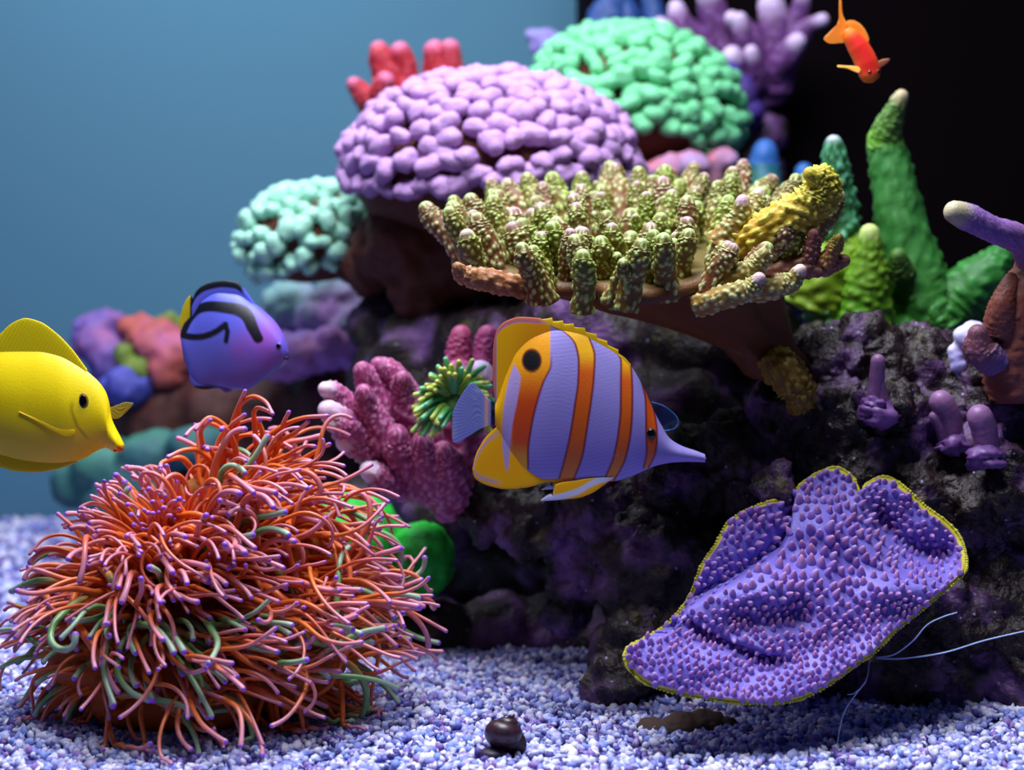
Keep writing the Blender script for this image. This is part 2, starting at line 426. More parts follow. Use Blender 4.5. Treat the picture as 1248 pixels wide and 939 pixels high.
# --- striped butterflyfish with long snout
def build_butterflyfish():
    f = Fish('butterflyfish', (480, 360), 3.12, 0.87, (700, 420), 'orange and lavender striped butterflyfish with false eye spot and long snout')
    top = interp([(385, 415), (400, 375), (425, 300), (470, 205), (540, 150), (620, 128), (700, 140), (780, 178), (850, 222), (905, 275), (950, 352), (985, 430), (1015, 490), (1050, 545), (1100, 575), (1150, 592), (1183, 605)])
    bot = interp([(385, 492), (405, 530), (450, 610), (510, 675), (570, 704), (650, 704), (760, 704), (830, 708), (900, 690), (950, 668), (1000, 648), (1060, 637), (1120, 634), (1183, 636)])
    Lf = lambda pts: interp([(p[1], p[0]) for p in pts])
    A_r = Lf([(600, 90), (597, 150), (595, 260), (565, 330), (540, 410), (520, 500), (508, 600), (510, 700)])
    B_l = Lf([(600, 118), (650, 140), (692, 190), (703, 250), (700, 330), (690, 400), (675, 500), (655, 600), (628, 705)])
    B_r = Lf([(725, 118), (742, 165), (760, 230), (755, 320), (745, 400), (730, 500), (715, 600), (680, 705)])
    C_l = Lf([(850, 215), (865, 250), (862, 330), (860, 430), (850, 530), (835, 610), (800, 705)])
    C_r = Lf([(880, 215), (900, 265), (902, 350), (900, 440), (893, 530), (875, 620), (835, 705)])
    D_l = Lf([(944, 330), (957, 400), (957, 520), (960, 590), (951, 655)])
    D_r = Lf([(958, 330), (986, 430), (995, 520), (991, 590), (966, 655)])
    W_l = Lf([(455, 262), (430, 350), (415, 450), (412, 560), (425, 662)])
    W_r = Lf([(457, 262), (482, 310), (470, 400), (450, 500), (436, 662)])
    org, yel, red = lin((226, 98, 14)), lin((255, 186, 6)), lin((120, 22, 30))
    def col(X, Y):
        C = np.broadcast_to(lin((156, 142, 214)), (len(X), 3)).copy()
        rows = 0.5+0.5*np.sin((Y+0.10*X+0.00045*(X-640)**2)*2*math.pi/15)
        C = C*(0.86+0.22*rows*sstep(960, 900, X))[:, None]
        def stripe(C, l, r, ctop, cmid, cbot, ymid=(250, 480), line=True):
            s = np.minimum(X-l(Y), r(Y)-X)
            if line: C = mixc(C, red, sstep(-9, -2, s))
            cc = mixc(np.broadcast_to(ctop, C.shape), cmid, sstep(ymid[0]-90, ymid[0], Y)); cc = mixc(cc, cbot, sstep(ymid[1], ymid[1]+150, Y))
            return mixc(C, cc, sstep(-1, 5, s))
        C = stripe(C, B_l, B_r, yel, org, lin((236, 130, 14)), (300, 560))
        C = stripe(C, C_l, C_r, yel, org, lin((238, 140, 20)), (330, 560))
        inD = (Y > 325) & (Y < 658)
        C2 = stripe(C, D_l, D_r, org, lin((210, 84, 16)), lin((236, 130, 20)), (300, 560)); C[inD] = C2[inD]
        s = A_r(Y)-X                                    # rear orange field
        C = mixc(C, red, sstep(-9, -2, s)*sstep(200, 300, Y)*(1-sstep(640, 690, Y)))
        cc = mixc(np.broadcast_to(lin((245, 160, 8)), C.shape), yel, 1-sstep(430, 560, X+0.1*Y))
        cc = mixc(cc, lin((214, 74, 14)), sstep(230, 420, Y)*(1-sstep(540, 660, Y))*sstep(425, 460, X))
        cc = mixc(cc, yel, sstep(560, 690, Y))
        C = mixc(C, cc, sstep(-1, 5, s))
        s = np.minimum(np.minimum(X-W_l(Y), W_r(Y)-X), np.minimum(Y-258, 664-Y))
        C = mixc(C, lin((186, 160, 215)), sstep(-3, 4, s))
        r = np.hypot((X-524)/36, (Y-248)/43)
        C = mixc(C, lin((110, 40, 8)), 1-sstep(0.95, 1.15, r)); C = mixc(C, lin((8, 5, 10)), 1-sstep(0.8, 0.95, r))
        # pale rim lines of the unpaired fins
        return C
    xs = np.unique(np.concatenate([np.linspace(385, 1183, 270), np.linspace(385, 430, 24)]))
    tp, bt = top(xs), bot(xs); h = (bt-tp)/2
    T = np.minimum(50*sstep(350, 620, xs)*(1-0.55*sstep(820, 1100, xs))+9, h*0.95)
    X, Y, D, F = lens(xs, tp, bt, T, 220, p=1.7); f.skin(xs, tp, bt, T, 1.7)
    f.part('body', X, Y, D, F, col(X, Y), m_fishskin)
    # dorsal fin with saw-toothed front edge
    xs = ends(375, 900, 260)
    tp = interp([(375, 290), (378, 200), (390, 140), (408, 112), (430, 97), (480, 83), (560, 88), (620, 100), (700, 122), (760, 152), (820, 190), (870, 232), (900, 262)])(xs)
    tooth = ((xs-560) % 42)/42
    tp = tp-np.where(xs > 560, (tooth**1.5)*13-3, 0)*sstep(900, 860, xs)
    bt = np.minimum(interp([(375, 300), (378, 350), (384, 395), (392, 425), (430, 350), (480, 250), (560, 190), (620, 165), (700, 175), (780, 210), (850, 250), (900, 280)])(xs), 600)
    bt = np.maximum(bt, tp+2)
    def dcol(X, Y):
        C = col(X, Y)
        edge = interp([(375, 290), (378, 200), (390, 140), (408, 112), (430, 97), (480, 83), (560, 88), (620, 100), (700, 122), (900, 262)])
        depth = np.minimum((Y-edge(X)), (X-376)*1.1+4)
        top_ = sstep(0, 1, depth)
        C = mixc(C, lin((170, 120, 200)), (1-sstep(17, 22, depth))*(1-sstep(560, 640, X)))
        C = mixc(C, lin((222, 120, 90)), (1-sstep(12, 16, depth))*(1-sstep(560, 640, X)))
        C = mixc(C, lin((250, 200, 10)), sstep(545, 600, X)*(1-sstep(14, 26, depth)))
        return C
    f.sheet('dorsal_fin', xs, tp, bt, 4, dcol, m_fin, M=100)
    # anal fin
    xs = ends(299, 640, 150)
    tp = interp([(299, 660), (310, 612), (330, 570), (350, 540), (375, 515), (397, 500), (450, 560), (520, 650), (640, 690)])(xs)
    bt = interp([(299, 662), (303, 685), (315, 702), (335, 715), (360, 725), (430, 738), (510, 731), (570, 714), (640, 704)])(xs)
    bt = np.maximum(bt, tp+1)
    def acol(X, Y):
        C = np.broadcast_to(yel, (len(X), 3)).copy()
        e1 = interp([(299, 660), (310, 612), (350, 540), (397, 500)])(X); e2 = interp([(299, 662), (315, 702), (360, 725), (430, 738), (510, 731), (640, 704)])(X)
        dd = np.minimum(Y-e1, (e2-Y)*1.0); dd = np.where(X > 400, e2-Y, dd)
        C = mixc(C, lin((255, 170, 8)), sstep(30, 80, dd)*0.5)
        k = np.exp(-((dd-22)/7)**2)*(1-sstep(370, 420, X))
        C = mixc(C, lin((200, 160, 190)), k)
        s = np.minimum(X-W_l(Y), W_r(Y)-X); s = np.minimum(s, 664-Y)
        return mixc(C, lin((186, 160, 215)), sstep(-3, 4, s))
    f.sheet('anal_fin', xs, tp, bt, 4, acol, m_fin, M=70)
    # tail: dark bar, pale base, clear fan
    xs = ends(222, 392, 90)
    tp = interp([(222, 448), (240, 410), (270, 360), (298, 334), (320, 350), (350, 385), (392, 418)])(xs)
    bt = interp([(222, 560), (240, 563), (280, 540), (330, 508), (392, 488)])(xs)
    def tcol(X, Y):
        a = np.arctan2(Y-455, 430-X)
        C = mixc(np.broadcast_to(lin((128, 138, 215)), (len(X), 3)), lin((190, 190, 240)), (0.5+0.5*np.sin(a*95))**2*0.7)
        C = mixc(C, lin((240, 190, 170)), np.exp(-((X-352)/8)**2)); C = mixc(C, lin((20, 22, 60)), sstep(366, 372, X))
        return C
    f.sheet('tail_fin', xs, tp, bt, 2.5, tcol, m_finclear, M=90, bend=lambda X, Y: -(392-X)*0.12)
    # pelvic fins: yellow with a white spine
    for sd in (1, -1):
        xs = ends(560, 835, 70)
        tp = interp([(560, 776), (605, 765), (598, 755), (610, 722), (680, 706), (760, 694), (835, 690)])(xs)
        bt = interp([(560, 782), (620, 778), (700, 770), (760, 748), (800, 720), (835, 694)])(xs)
        if sd < 0: tp, bt = tp-34, bt-40
        def pcol(X, Y, sd=sd):
            C = np.broadcast_to(yel, (len(X), 3)).copy()
            s = np.abs(Y-interp([(560, 778), (620, 768), (700, 744), (770, 706), (835, 690)])(X)+(36 if sd < 0 else 0))
            C = mixc(C, lin((215, 215, 245)), 1-sstep(8, 16, s)); return mixc(C, lin((220, 220, 250)), 1-sstep(590, 612, X))
        f.sheet('pelvic_fin', xs, tp, np.maximum(bt, tp+1), 3, pcol, m_fin, M=40, off=sd*12)
    # near pectoral fin, see-through, and the far one showing above the back of the head
    xs = ends(770, 850, 40)
    f.sheet('pectoral_fin', xs, interp([(770, 572), (800, 560), (850, 545)])(xs), interp([(770, 578), (800, 605), (850, 610)])(xs), 1.5, rays((150, 170, 235), (210, 215, 250), 12, .4), m_finthin, M=40, off=40)
    Vp = catmull([(985, 410, -30), (1030, 425, -46), (1075, 460, -58), (1088, 490, -60), (1070, 512, -52), (1030, 520, -36)], 40)
    V, F, *_ = tube_arrays(f.loc(Vp[:, 0], Vp[:, 1], Vp[:, 2]), np.full(40, 0.0006), 6)
    xs = ends(985, 1086, 40)
    o = f.sheet('pectoral_fin', xs, interp([(985, 410), (1030, 424), (1075, 458), (1086, 480)])(xs), interp([(985, 470), (1030, 520), (1070, 510), (1086, 490)])(xs), 1.5, flat((40, 60, 120)), m_finthin, M=30, off=-44)
    obj('fin_ray', mesh_np('fin_ray', V, F, np.broadcast_to(lin((70, 110, 170)), V.shape)), m_fin, o)
    f.eye(973, 524, 15, 17, 29, (60, 30, 20))
    # mouth line
    xs = ends(1120, 1187, 24)
    f.sheet('lip', xs, np.full(24, 619.0), np.full(24, 622.0), 12, flat((120, 120, 190)), m_fishskin, M=16)
build_butterflyfish()

# --- yellow tang
def build_yellow_tang():
    f = Fish('yellow_tang', (0, 320), 3.12, 0.88, (100, 520), 'bright yellow tang with tall fins and pointed mouth')
    Y1, Y2, Y3 = lin((255, 224, 4)), lin((250, 190, 4)), lin((176, 166, 20))
    top = interp([(-420, 470), (-380, 462), (-300, 430), (-200, 380), (-80, 345), (40, 335), (140, 335), (220, 350), (290, 385), (350, 430), (395, 480), (413, 525), (418, 570), (432, 612), (455, 658), (471, 690)])
    bot = interp([(-420, 530), (-380, 540), (-300, 580), (-200, 640), (-100, 700), (0, 735), (120, 762), (200, 768), (280, 760), (330, 740), (370, 716), (400, 706), (440, 722), (462, 722), (471, 708)])
    def col(X, Y):
        C = np.broadcast_to(Y1, (len(X), 3)).copy()
        gx = np.interp(Y, [520, 560, 620, 670], [292, 290, 310, 345])
        C = mixc(C, lin((165, 125, 8)), np.exp(-((X-gx)/6)**2)*sstep(515, 545, Y)*(1-sstep(655, 680, Y))*0.7)
        C = mixc(C, lin((205, 190, 40)), np.exp(-(((X-330)/34)**2+((Y-535)/44)**2))*0.5)
        C = mixc(C, lin((200, 70, 30)), sstep(448, 456, X)*sstep(690, 702, Y)*0.8)
        return C
    xs = np.unique(np.concatenate([np.linspace(-420, 471, 170), np.linspace(380, 471, 40)]))
    tp, bt = top(xs), bot(xs); h = (bt-tp)/2
    T = np.minimum(60*sstep(-460, 100, xs)*(1-0.5*sstep(240, 440, xs))+4, h*0.9)
    X, Y, D, F = lens(xs, tp, bt, T, 130, p=1.7); f.skin(xs, tp, bt, T, 1.7)
    f.part('body', X, Y, D, F, col(X, Y), m_fishskin)
    fincol = rays((255, 236, 20), (238, 200, 8), 15, 0.55)
    xs = ends(-360, 330, 180)
    tp = interp([(-360, 430), (-320, 380), (-200, 340), (-100, 320), (-40, 300), (0, 272), (40, 235), (70, 219), (95, 212), (150, 225), (210, 265), (270, 325), (330, 405)])(xs)
    bt = top(xs)+30
    f.sheet('dorsal_fin', xs, tp, np.maximum(bt, tp+1), 5, fincol, m_fin, M=60)
    xs = ends(-340, 290, 160)
    tp = bot(xs)-40
    bt = interp([(-340, 600), (-300, 660), (-200, 720), (-80, 760), (10, 782), (60, 795), (140, 799), (220, 786), (290, 762)])(xs)
    f.sheet('anal_fin', xs, tp, np.maximum(bt, tp+1), 5, rays((255, 232, 16), (238, 200, 8), 14, -0.8), m_fin, M=50)
    xs = ends(-610, -405, 60)
    f.sheet('tail_fin', xs, interp([(-610, 330), (-560, 360), (-405, 472)])(xs), interp([(-610, 660), (-560, 640), (-405, 528)])(xs), 4, rays((250, 214, 8), (220, 176, 6), 500, 20), m_fin, M=50)
    xs = ends(95, 300, 60)
    f.sheet('pectoral_fin', xs, interp([(95, 563), (180, 600), (250, 628), (300, 632)])(xs), interp([(95, 567), (160, 605), (230, 645), (270, 662), (300, 655)])(xs), 3, rays((255, 216, 30), (226, 180, 10), 12, 1.2), m_fin, M=30, off=f.off(270, 645)-1, bend=lambda X, Y: (300-X)*0.06)
    xs = ends(405, 486, 40)
    f.sheet('pectoral_fin', xs, interp([(405, 555), (430, 545), (460, 535), (486, 538)])(xs), interp([(405, 600), (430, 598), (460, 575), (486, 545)])(xs), 2, rays((200, 180, 60), (110, 90, 20), 10, 1.3), m_finclear, M=30, off=-52, bend=lambda X, Y: -(X-405)*0.3)
    f.eye(330, 526, 15, 24, 50, (150, 115, 20))
    xs = ends(436, 468, 20)
    f.sheet('lip', xs, np.full(20, 700.0)+(xs-452)*-0.25, np.full(20, 718.0)+(xs-452)*-0.25, 17, flat((216, 84, 30)), m_fishskin, M=20)
build_yellow_tang()

# --- blue tang
def build_blue_tang():
    f = Fish('blue_tang', (0, 320), 3.12, 1.0, (890, 300), 'blue and violet tang with black curved bands and yellow tail')
    top = interp([(688, 262), (698, 235), (715, 215), (735, 190), (770, 140), (830, 112), (900, 118), (965, 155), (1010, 190), (1050, 230), (1080, 280), (1092, 315), (1096, 335)])
    bot = interp([(688, 290), (698, 360), (712, 405), (730, 445), (760, 468), (830, 473), (880, 484), (930, 484), (970, 470), (1020, 430), (1060, 398), (1085, 370), (1096, 350)])
    blk = lin((8, 8, 24))
    def seg_d(X, Y, pts):
        d = np.full(len(X), 1e9)
        for (ax, ay), (bx, by) in zip(pts[:-1], pts[1:]):
            t = np.clip(((X-ax)*(bx-ax)+(Y-ay)*(by-ay))/((bx-ax)**2+(by-ay)**2), 0, 1)
            d = np.minimum(d, np.hypot(X-ax-t*(bx-ax), Y-ay-t*(by-ay)))
        return d
    band = [tuple(p) for p in catmull([(700, 262), (722, 215), (755, 180), (800, 168), (860, 172), (915, 182), (950, 205), (972, 245), (995, 290)], 40)]
    hook = [tuple(p) for p in catmull([(692, 276), (740, 284), (790, 280), (835, 262), (868, 238)], 24)]
    hook2 = [(868, 240), (878, 262), (872, 300)]
    def col(X, Y):
        C = np.broadcast_to(lin((92, 98, 216)), (len(X), 3)).copy()
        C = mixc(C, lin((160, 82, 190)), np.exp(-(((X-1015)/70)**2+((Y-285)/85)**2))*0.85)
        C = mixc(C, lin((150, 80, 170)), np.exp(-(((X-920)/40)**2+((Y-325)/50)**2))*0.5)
        wb = np.interp(X, [700, 780, 860, 950, 1000], [13, 19, 21, 24, 16])
        C = mixc(C, blk, 1-sstep(-3, 4, seg_d(X, Y, band)-wb))
        C = mixc(C, blk, 1-sstep(-3, 4, seg_d(X, Y, hook)-12)); C = mixc(C, blk, 1-sstep(-3, 4, seg_d(X, Y, hook2)-9))
        C = mixc(C, blk, sstep(-1, 3, (Y-interp([(688, 284), (712, 398), (730, 438), (760, 463), (840, 476), (870, 500)])(X)))*(X < 860))
        return C
    xs = ends(688, 1096, 190)
    tp, bt = top(xs), bot(xs); h = (bt-tp)/2
    T = np.minimum(56*sstep(640, 900, xs)*(1-0.35*sstep(960, 1100, xs))+10, h*0.92)
    X, Y, D, F = lens(xs, tp, bt, T, 170, p=1.3); f.skin(xs, tp, bt, T, 1.3)
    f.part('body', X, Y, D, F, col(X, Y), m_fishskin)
    xs = ends(732, 968, 110)
    tp = interp([(732, 140), (745, 112), (765, 92), (800, 76), (850, 68), (895, 73), (922, 92), (945, 122), (968, 156)])(xs)
    bt = top(xs)+26
    def dcol(X, Y):
        e = interp([(732, 140), (745, 112), (765, 92), (800, 76), (850, 68), (895, 73), (922, 92), (945, 122), (968, 156)])(X)
        return mixc(np.broadcast_to(lin((92, 98, 216)), (len(X), 3)), blk, (1-sstep(24, 31, Y-e))*(1-sstep(915, 935, X)))
    f.sheet('dorsal_fin', xs, tp, np.maximum(bt, tp+1), 10, dcol, m_fin, M=60)
    xs = ends(722, 880, 60)
    f.sheet('anal_fin', xs, bot(xs)-30, interp([(722, 452), (745, 478), (780, 484), (830, 479), (860, 496), (880, 490)])(xs), 8, lambda X, Y: mixc(np.broadcast_to(lin((92, 98, 216)), (len(X), 3)), blk, (1-sstep(780, 850, X))*sstep(466, 472, Y)), m_fin, M=30)
    xs = ends(668, 726, 50)
    f.sheet('tail_fin', xs, interp([(668, 215), (680, 172), (696, 142), (711, 128), (720, 126), (726, 150)])(xs), interp([(668, 235), (676, 300), (688, 328), (700, 305), (726, 210)])(xs), 5,
            lambda X, Y: mixc(np.broadcast_to(lin((236, 210, 20)), (len(X), 3)), blk, sstep(712, 718, X-(Y-140)*-0.02)), m_fin, M=40, off=-34, bend=lambda X, Y: (X-726)*0.6)
    xs = ends(880, 960, 40)
    f.sheet('pectoral_fin', xs, interp([(880, 300), (910, 310), (960, 330)])(xs), interp([(880, 320), (910, 360), (960, 352)])(xs), 3, rays((130, 90, 190), (170, 120, 210), 10, .5), m_finthin, M=30, off=53)
    f.eye(1066, 318, 9, 10, 44, (90, 70, 170))
    xs = ends(1066, 1096, 16)
    f.sheet('lip', xs, np.full(16, 354.0), np.full(16, 372.0), 22, flat((20, 16, 50)), m_fishskin, M=16)
build_blue_tang()

# --- small orange anthias, head down
def build_anthias():
    k = 3.586; d = 1.0; u = d/FPX/k
    root = thing('anthias', P(900+540/k, 220/k, d), 'small red orange anthias diving head down past black water', 'fish')
    L = lambda X, Y, D=0: np.array([(X-540)*u, -D*u, -(Y-220)*u])
    # body: rings along the spine, deeper than wide
    sp = catmull([(468, 132), (490, 160), (520, 200), (548, 250), (566, 295), (578, 335), (586, 360)], 60)
    wd = np.interp(np.linspace(0, 1, 60), [0, .12, .35, .6, .8, .93, 1], [24, 34, 47, 50, 46, 33, 8])
    tan = np.gradient(sp, axis=0); tan /= np.linalg.norm(tan, axis=1)[:, None]; nr = np.stack([-tan[:, 1], tan[:, 0]], 1)
    M = 40; ph = np.arange(M)*2*math.pi/M; V, C = [], []
    for i in range(60):
        for a in ph:
            q = sp[i]+nr[i]*wd[i]*math.cos(a); V.append(L(q[0], q[1], wd[i]*0.8*math.sin(a)))
    F = [(i*M+j, i*M+(j+1) % M, (i+1)*M+(j+1) % M, (i+1)*M+j) for i in range(59) for j in range(M)]
    F += [tuple(range(M))[::-1], tuple(59*M+j for j in range(M))]
    T = np.repeat(np.linspace(0, 1, 60), M); A = np.tile(ph, 60)
    Cc = mixc(np.broadcast_to(lin((255, 120, 30)), (len(T), 3)), lin((236, 40, 34)), sstep(.08, .25, T)*(1-sstep(.72, .9, T))*(0.35+0.65*np.abs(np.sin(A))))
    Cc = mixc(Cc, lin((246, 112, 30)), sstep(.78, .95, T))
    obj('body', mesh_np('body', V, F, Cc), m_fishskin, root)
    def fin(name, pts, off, c1, c2, thick=2.0, m=m_fin, bend=0.0):
        out = closed_curve(pts, 60); c = out.mean(0); V, C = [], []
        R = 8
        for s in (1, -1):
            for r in range(R+1):
                t = r/R
                for q in out:
                    p = c+(q-c)*t; V.append(L(p[0], p[1], off+s*thick*(1-t**4)+bend*(p[1]-c[1]))); C.append(t)
        F = []
        n = 60
        for s in range(2):
            b = s*(R+1)*n
            for r in range(R):
                for j in range(n):
                    q = (b+r*n+j, b+r*n+(j+1) % n, b+(r+1)*n+(j+1) % n, b+(r+1)*n+j); F.append(q if s else q[::-1])
        return obj(name, mesh_np(name, V, F, mixc(np.broadcast_to(lin(c1), (len(C), 3)), lin(c2), np.array(C))), m, root)
    fin('tail_fin', [(470, 95), (455, 60), (450, 0), (446, -30), (440, 0), (445, 55), (430, 110), (410, 148), (372, 166), (395, 189), (440, 188), (475, 180), (482, 130)], 0, (246, 130, 30), (255, 150, 50))
    fin('dorsal_fin', [(465, 100), (490, 88), (525, 100), (552, 130), (570, 175), (545, 190), (510, 150), (480, 125)], 4, (255, 130, 30), (250, 150, 50))
    fin('pectoral_fin', [(528, 300), (500, 292), (460, 290), (430, 288), (432, 297), (470, 304), (515, 322)], 20, (255, 160, 40), (255, 190, 90), bend=.3)
    fin('pectoral_fin', [(596, 280), (615, 266), (640, 260), (656, 262), (645, 280), (618, 298), (598, 306)], 14, (240, 120, 70), (225, 150, 120), bend=-.3)
    fin('pelvic_fin', [(512, 265), (498, 255), (480, 220), (470, 195), (484, 205), (510, 240)], -6, (255, 150, 40), (255, 170, 60))
    v, fc = ICO[2]
    for X, Y, D in ((566, 322, 34), (604, 318, 26)):
        obj('eye', mesh_np('eye', [L(X+a[0]*9, Y+a[2]*9, D+a[1]*6) for a in v], fc, np.broadcast_to(lin((40, 14, 20)), v.shape)), m_eye, root)
build_anthias()

# ------------------------------------------------------------------ big anemone
def build_anemone():
    d0 = 0.92; cpx, cpy = 240, 740
    c = np.array(P(cpx, cpy, d0)); u = d0/FPX
    root = thing('anemone', (c[0], c[1], 0.0), 'large anemone with long flowing orange pink tentacles and violet tips', 'anemone')
    org = np.array(root.location)
    # fleshy lobed body, fused
    V, F, k = [], [], 0; v0, f0 = ICO[3]
    for bx, by, dd, r, sz in [(240, 745, .93, 112, 1.1), (165, 740, .92, 84, 1), (305, 700, .94, 100, 1.1), (125, 800, .905, 58, .9), (330, 790, .91, 86, .9), (240, 840, .90, 90, .8), (270, 640, .96, 62, 1), (350, 740, .95, 76, 1), (160, 850, .89, 52, .7), (100, 770, .915, 50, .9)]:
        q = np.array(P(bx, by, dd)); r = r*dd/FPX; V.append(v0*np.array([r, r*.85, r*sz])+q-org); F += [[i+k for i in f] for f in f0]; k += len(v0)
    V = np.vstack(V); V[:, 2] = np.maximum(V[:, 2], 0.002)
    o = obj('body', mesh_np('body', V, F), None, root)
    o.modifiers.new('fuse', 'REMESH').voxel_size = 0.005
    dm = o.modifiers.new('relief', 'DISPLACE'); dm.texture = clouds(0.03); dm.strength = 0.02
    bake(o); o.data.materials.clear()
    o.data.materials.append(mat('anemone_flesh', (176, 76, 24), rough=0.55, spec=0.2, noise=(24, (140, 100, 36), .5, .75), bump=[(60, .6), (220, .4)], sss=.1))
    me = o.data
    bv = BVHTree.FromPolygons([Vector(v.co)+Vector(org) for v in me.vertices], [p.vertices[:] for p in me.polygons])
    # tentacles: a root on the body, then a path that follows the flow over it
    ts = []
    r2 = np.random.default_rng(3)
    C0 = np.array(P(235, 735, 0.93))
    def rot(v, ax, an):
        ax = ax/np.linalg.norm(ax); return v*math.cos(an)+np.cross(ax, v)*math.sin(an)+ax*(ax@v)*(1-math.cos(an))
    def pull(q, t):                 # slow water, q in photo pixels from the heart of the animal
        x, z = q[0], q[2]; f = np.array([0.0, -0.05, 0.0])
        if z > 60:                  # crown: stands up, then bends over to both sides
            f += np.array([0.25+x/260, 0, 0.55-1.7*t])
        elif x > 40: f += np.array([0.95, 0, 0.12-0.75*t]) if z > -70 else np.array([0.45, 0, -0.75])
        elif x < -80: f += np.array([-0.50+0.5*t, 0, 0.05-1.0*t]) if z > -90 else np.array([-0.05, -.1, -.8])
        else: f += np.array([0.35, 0, -0.75*t-0.12]) if z > -60 else np.array([0.40, 0, -0.85])
        return f
    tries = 0
    while len(ts) < 860 and tries < 16000:
        tries += 1
        th = r2.uniform(0, 2*math.pi); z = r2.uniform(-0.72, 1.0)
        dirv = np.array([math.cos(th)*math.sqrt(1-z*z), math.sin(th)*math.sqrt(1-z*z), z])
        if dirv[1] > 0.42: continue
        hloc, nor, _, _ = bv.ray_cast(Vector(C0+dirv*0.4), Vector(-dirv))
        if hloc is None: continue
        p = np.array(hloc); nor = np.array(nor)
        if nor @ dirv < 0: nor = -nor
        if p[2] < 0.012: continue
        q0 = (p-C0)/u
        L_ = r2.uniform(0.045, 0.100)
        if q0[0] < -80: L_ *= 0.55
        elif q0[0] < 0 and q0[2] > 50: L_ *= 0.55
        if q0[2] < -80: L_ *= 0.85
        n = 18; kap = r2.normal(0, 30); kax = r2.normal(0, 1, 3); kax = kax+np.array([0, 1.4*np.sign(kax[1]), 0])
        hook = r2.normal(0, 90) if r2.random() < .7 else r2.normal(0, 220)
        cl = np.array([vnoise(np.array([q0/55.0]), s_)[0]-.5 for s_ in (1, 2, 3)])*2.4      # neighbours lie the same way
        dv = nor*(0.55 if dirv[1] > -.7 else .2)+r2.normal(0, .30, 3)+pull(q0, .3)*0.5+cl*np.array([.7, .2, .7]); dv /= np.linalg.norm(dv); path = [p-nor*0.004]; st = L_/n
        if dirv[1] < -.6: dv = nor*.35+np.array([r2.normal(.05, .3), -.1, r2.uniform(.3, .9)]); dv /= np.linalg.norm(dv)     # over the front they rise, then fall
        for i in range(n):
            t = i/n; s_ = path[-1]-C0; q = s_/u
            kap = kap*.85+r2.normal(0, 18)
            dv = rot(dv, kax, (kap+hook*max(0, t-.55))*st)
            dv = dv+(pull(q, t)+cl*.35)*0.15
            rr_ = np.linalg.norm(s_*np.array([.95, 1.15, 1.0]))
            if rr_ < 0.088: dv = dv+s_/np.linalg.norm(s_)*0.22
            dv /= np.linalg.norm(dv); nx = path[-1]+dv*st
            if nx[2] < 0.004: nx[2] = 0.004+0.002*r2.random()
            path.append(nx)
        pa = np.array(path); sx, sy = 624+pa[:, 0]/pa[:, 1]*FPX, HOR-(pa[:, 2]-CAMZ)/pa[:, 1]*FPX
        if sy.min() < 506 or np.any(sx < np.interp(sy, [500, 560, 600, 640, 700, 760, 860, 905], [230, 165, 100, 55, 22, -10, -5, 25])) or np.any(sx > np.interp(sy, [500, 560, 600, 650, 700, 780, 830, 880, 930], [425, 450, 495, 515, 525, 548, 520, 455, 425])): continue     # keeps the animal's rounded outline
        ts.append((pa, r2.random(), z, dirv))
    # the long thick ones that hang over the front, one by one
    drape = [[(430, 405), (520, 372), (590, 400), (640, 440), (662, 490), (645, 545)], [(420, 440), (500, 405), (560, 430), (600, 470), (612, 530), (600, 560)],
        [(690, 372), (697, 430), (704, 500), (706, 560)], [(600, 430), (566, 455), (580, 510), (612, 560), (622, 610)], [(650, 577), (720, 570), (780, 612), (850, 635), (900, 590), (922, 528)],
        [(335, 515), (400, 555), (436, 605), (446, 645)], [(385, 600), (425, 650), (450, 700), (540, 730), (605, 790)], [(470, 560), (462, 500), (500, 452), (540, 470), (590, 540), (604, 610)],
        [(590, 500), (640, 560), (700, 640), (722, 695)], [(410, 700), (480, 760), (540, 820), (572, 852)], [(520, 690), (600, 720), (660, 765), (740, 810), (810, 860), (885, 895)],
        [(530, 740), (610, 790), (680, 850), (770, 880)], [(440, 670), (490, 692), (560, 730), (625, 790)], [(105, 580), (132, 605), (142, 660)], [(180, 630), (240, 715), (285, 785), (322, 812)],
        [(715, 512), (750, 520), (790, 575), (822, 640)], [(800, 372), (778, 420), (790, 500), (822, 590)], [(640, 715), (720, 712), (800, 700), (880, 672), (950, 622)], [(260, 500), (300, 545), (330, 610), (345, 690)],
        [(300, 420), (350, 440), (420, 470), (440, 540)], [(700, 600), (690, 680), (760, 720), (860, 760), (930, 740)], [(560, 640), (620, 690), (660, 720), (700, 790)], [(340, 640), (380, 720), (420, 790), (430, 850)],
        [(230, 560), (200, 600), (190, 680), (210, 740)], [(480, 620), (540, 640), (600, 700), (590, 760)], [(860, 520), (840, 600), (870, 680), (960, 700)], [(300, 700), (330, 780), (400, 850), (470, 900)],
        [(760, 640), (820, 700), (910, 730), (1010, 722)], [(380, 480), (370, 540), (400, 600), (390, 660)], [(620, 820), (700, 850), (790, 900), (880, 930)]]
    crown = [[(895, 700), (905, 590), (915, 540), (960, 510), (1010, 530), (1036, 576)], [(870, 700), (885, 610), (905, 550), (932, 490)], [(975, 700), (968, 610), (966, 570), (985, 553), (1034, 572)],
        [(890, 720), (870, 640), (800, 590), (745, 635)], [(1040, 760), (1060, 680), (1075, 620), (1098, 570)], [(960, 740), (1010, 670), (1090, 615), (1160, 590), (1244, 584)], [(980, 760), (1050, 690), (1120, 650), (1172, 606)],
        [(1090, 820), (1140, 760), (1190, 725), (1252, 692)], [(780, 740), (770, 690), (765, 640), (800, 600)], [(850, 760), (850, 690), (880, 620), (930, 580)], [(1000, 740), (1000, 660), (985, 610), (990, 600)],
        [(830, 780), (760, 720), (700, 715), (640, 740)], [(740, 800), (690, 745), (620, 760), (610, 780)], [(1020, 800), (1060, 740), (1090, 740), (1112, 726)]]
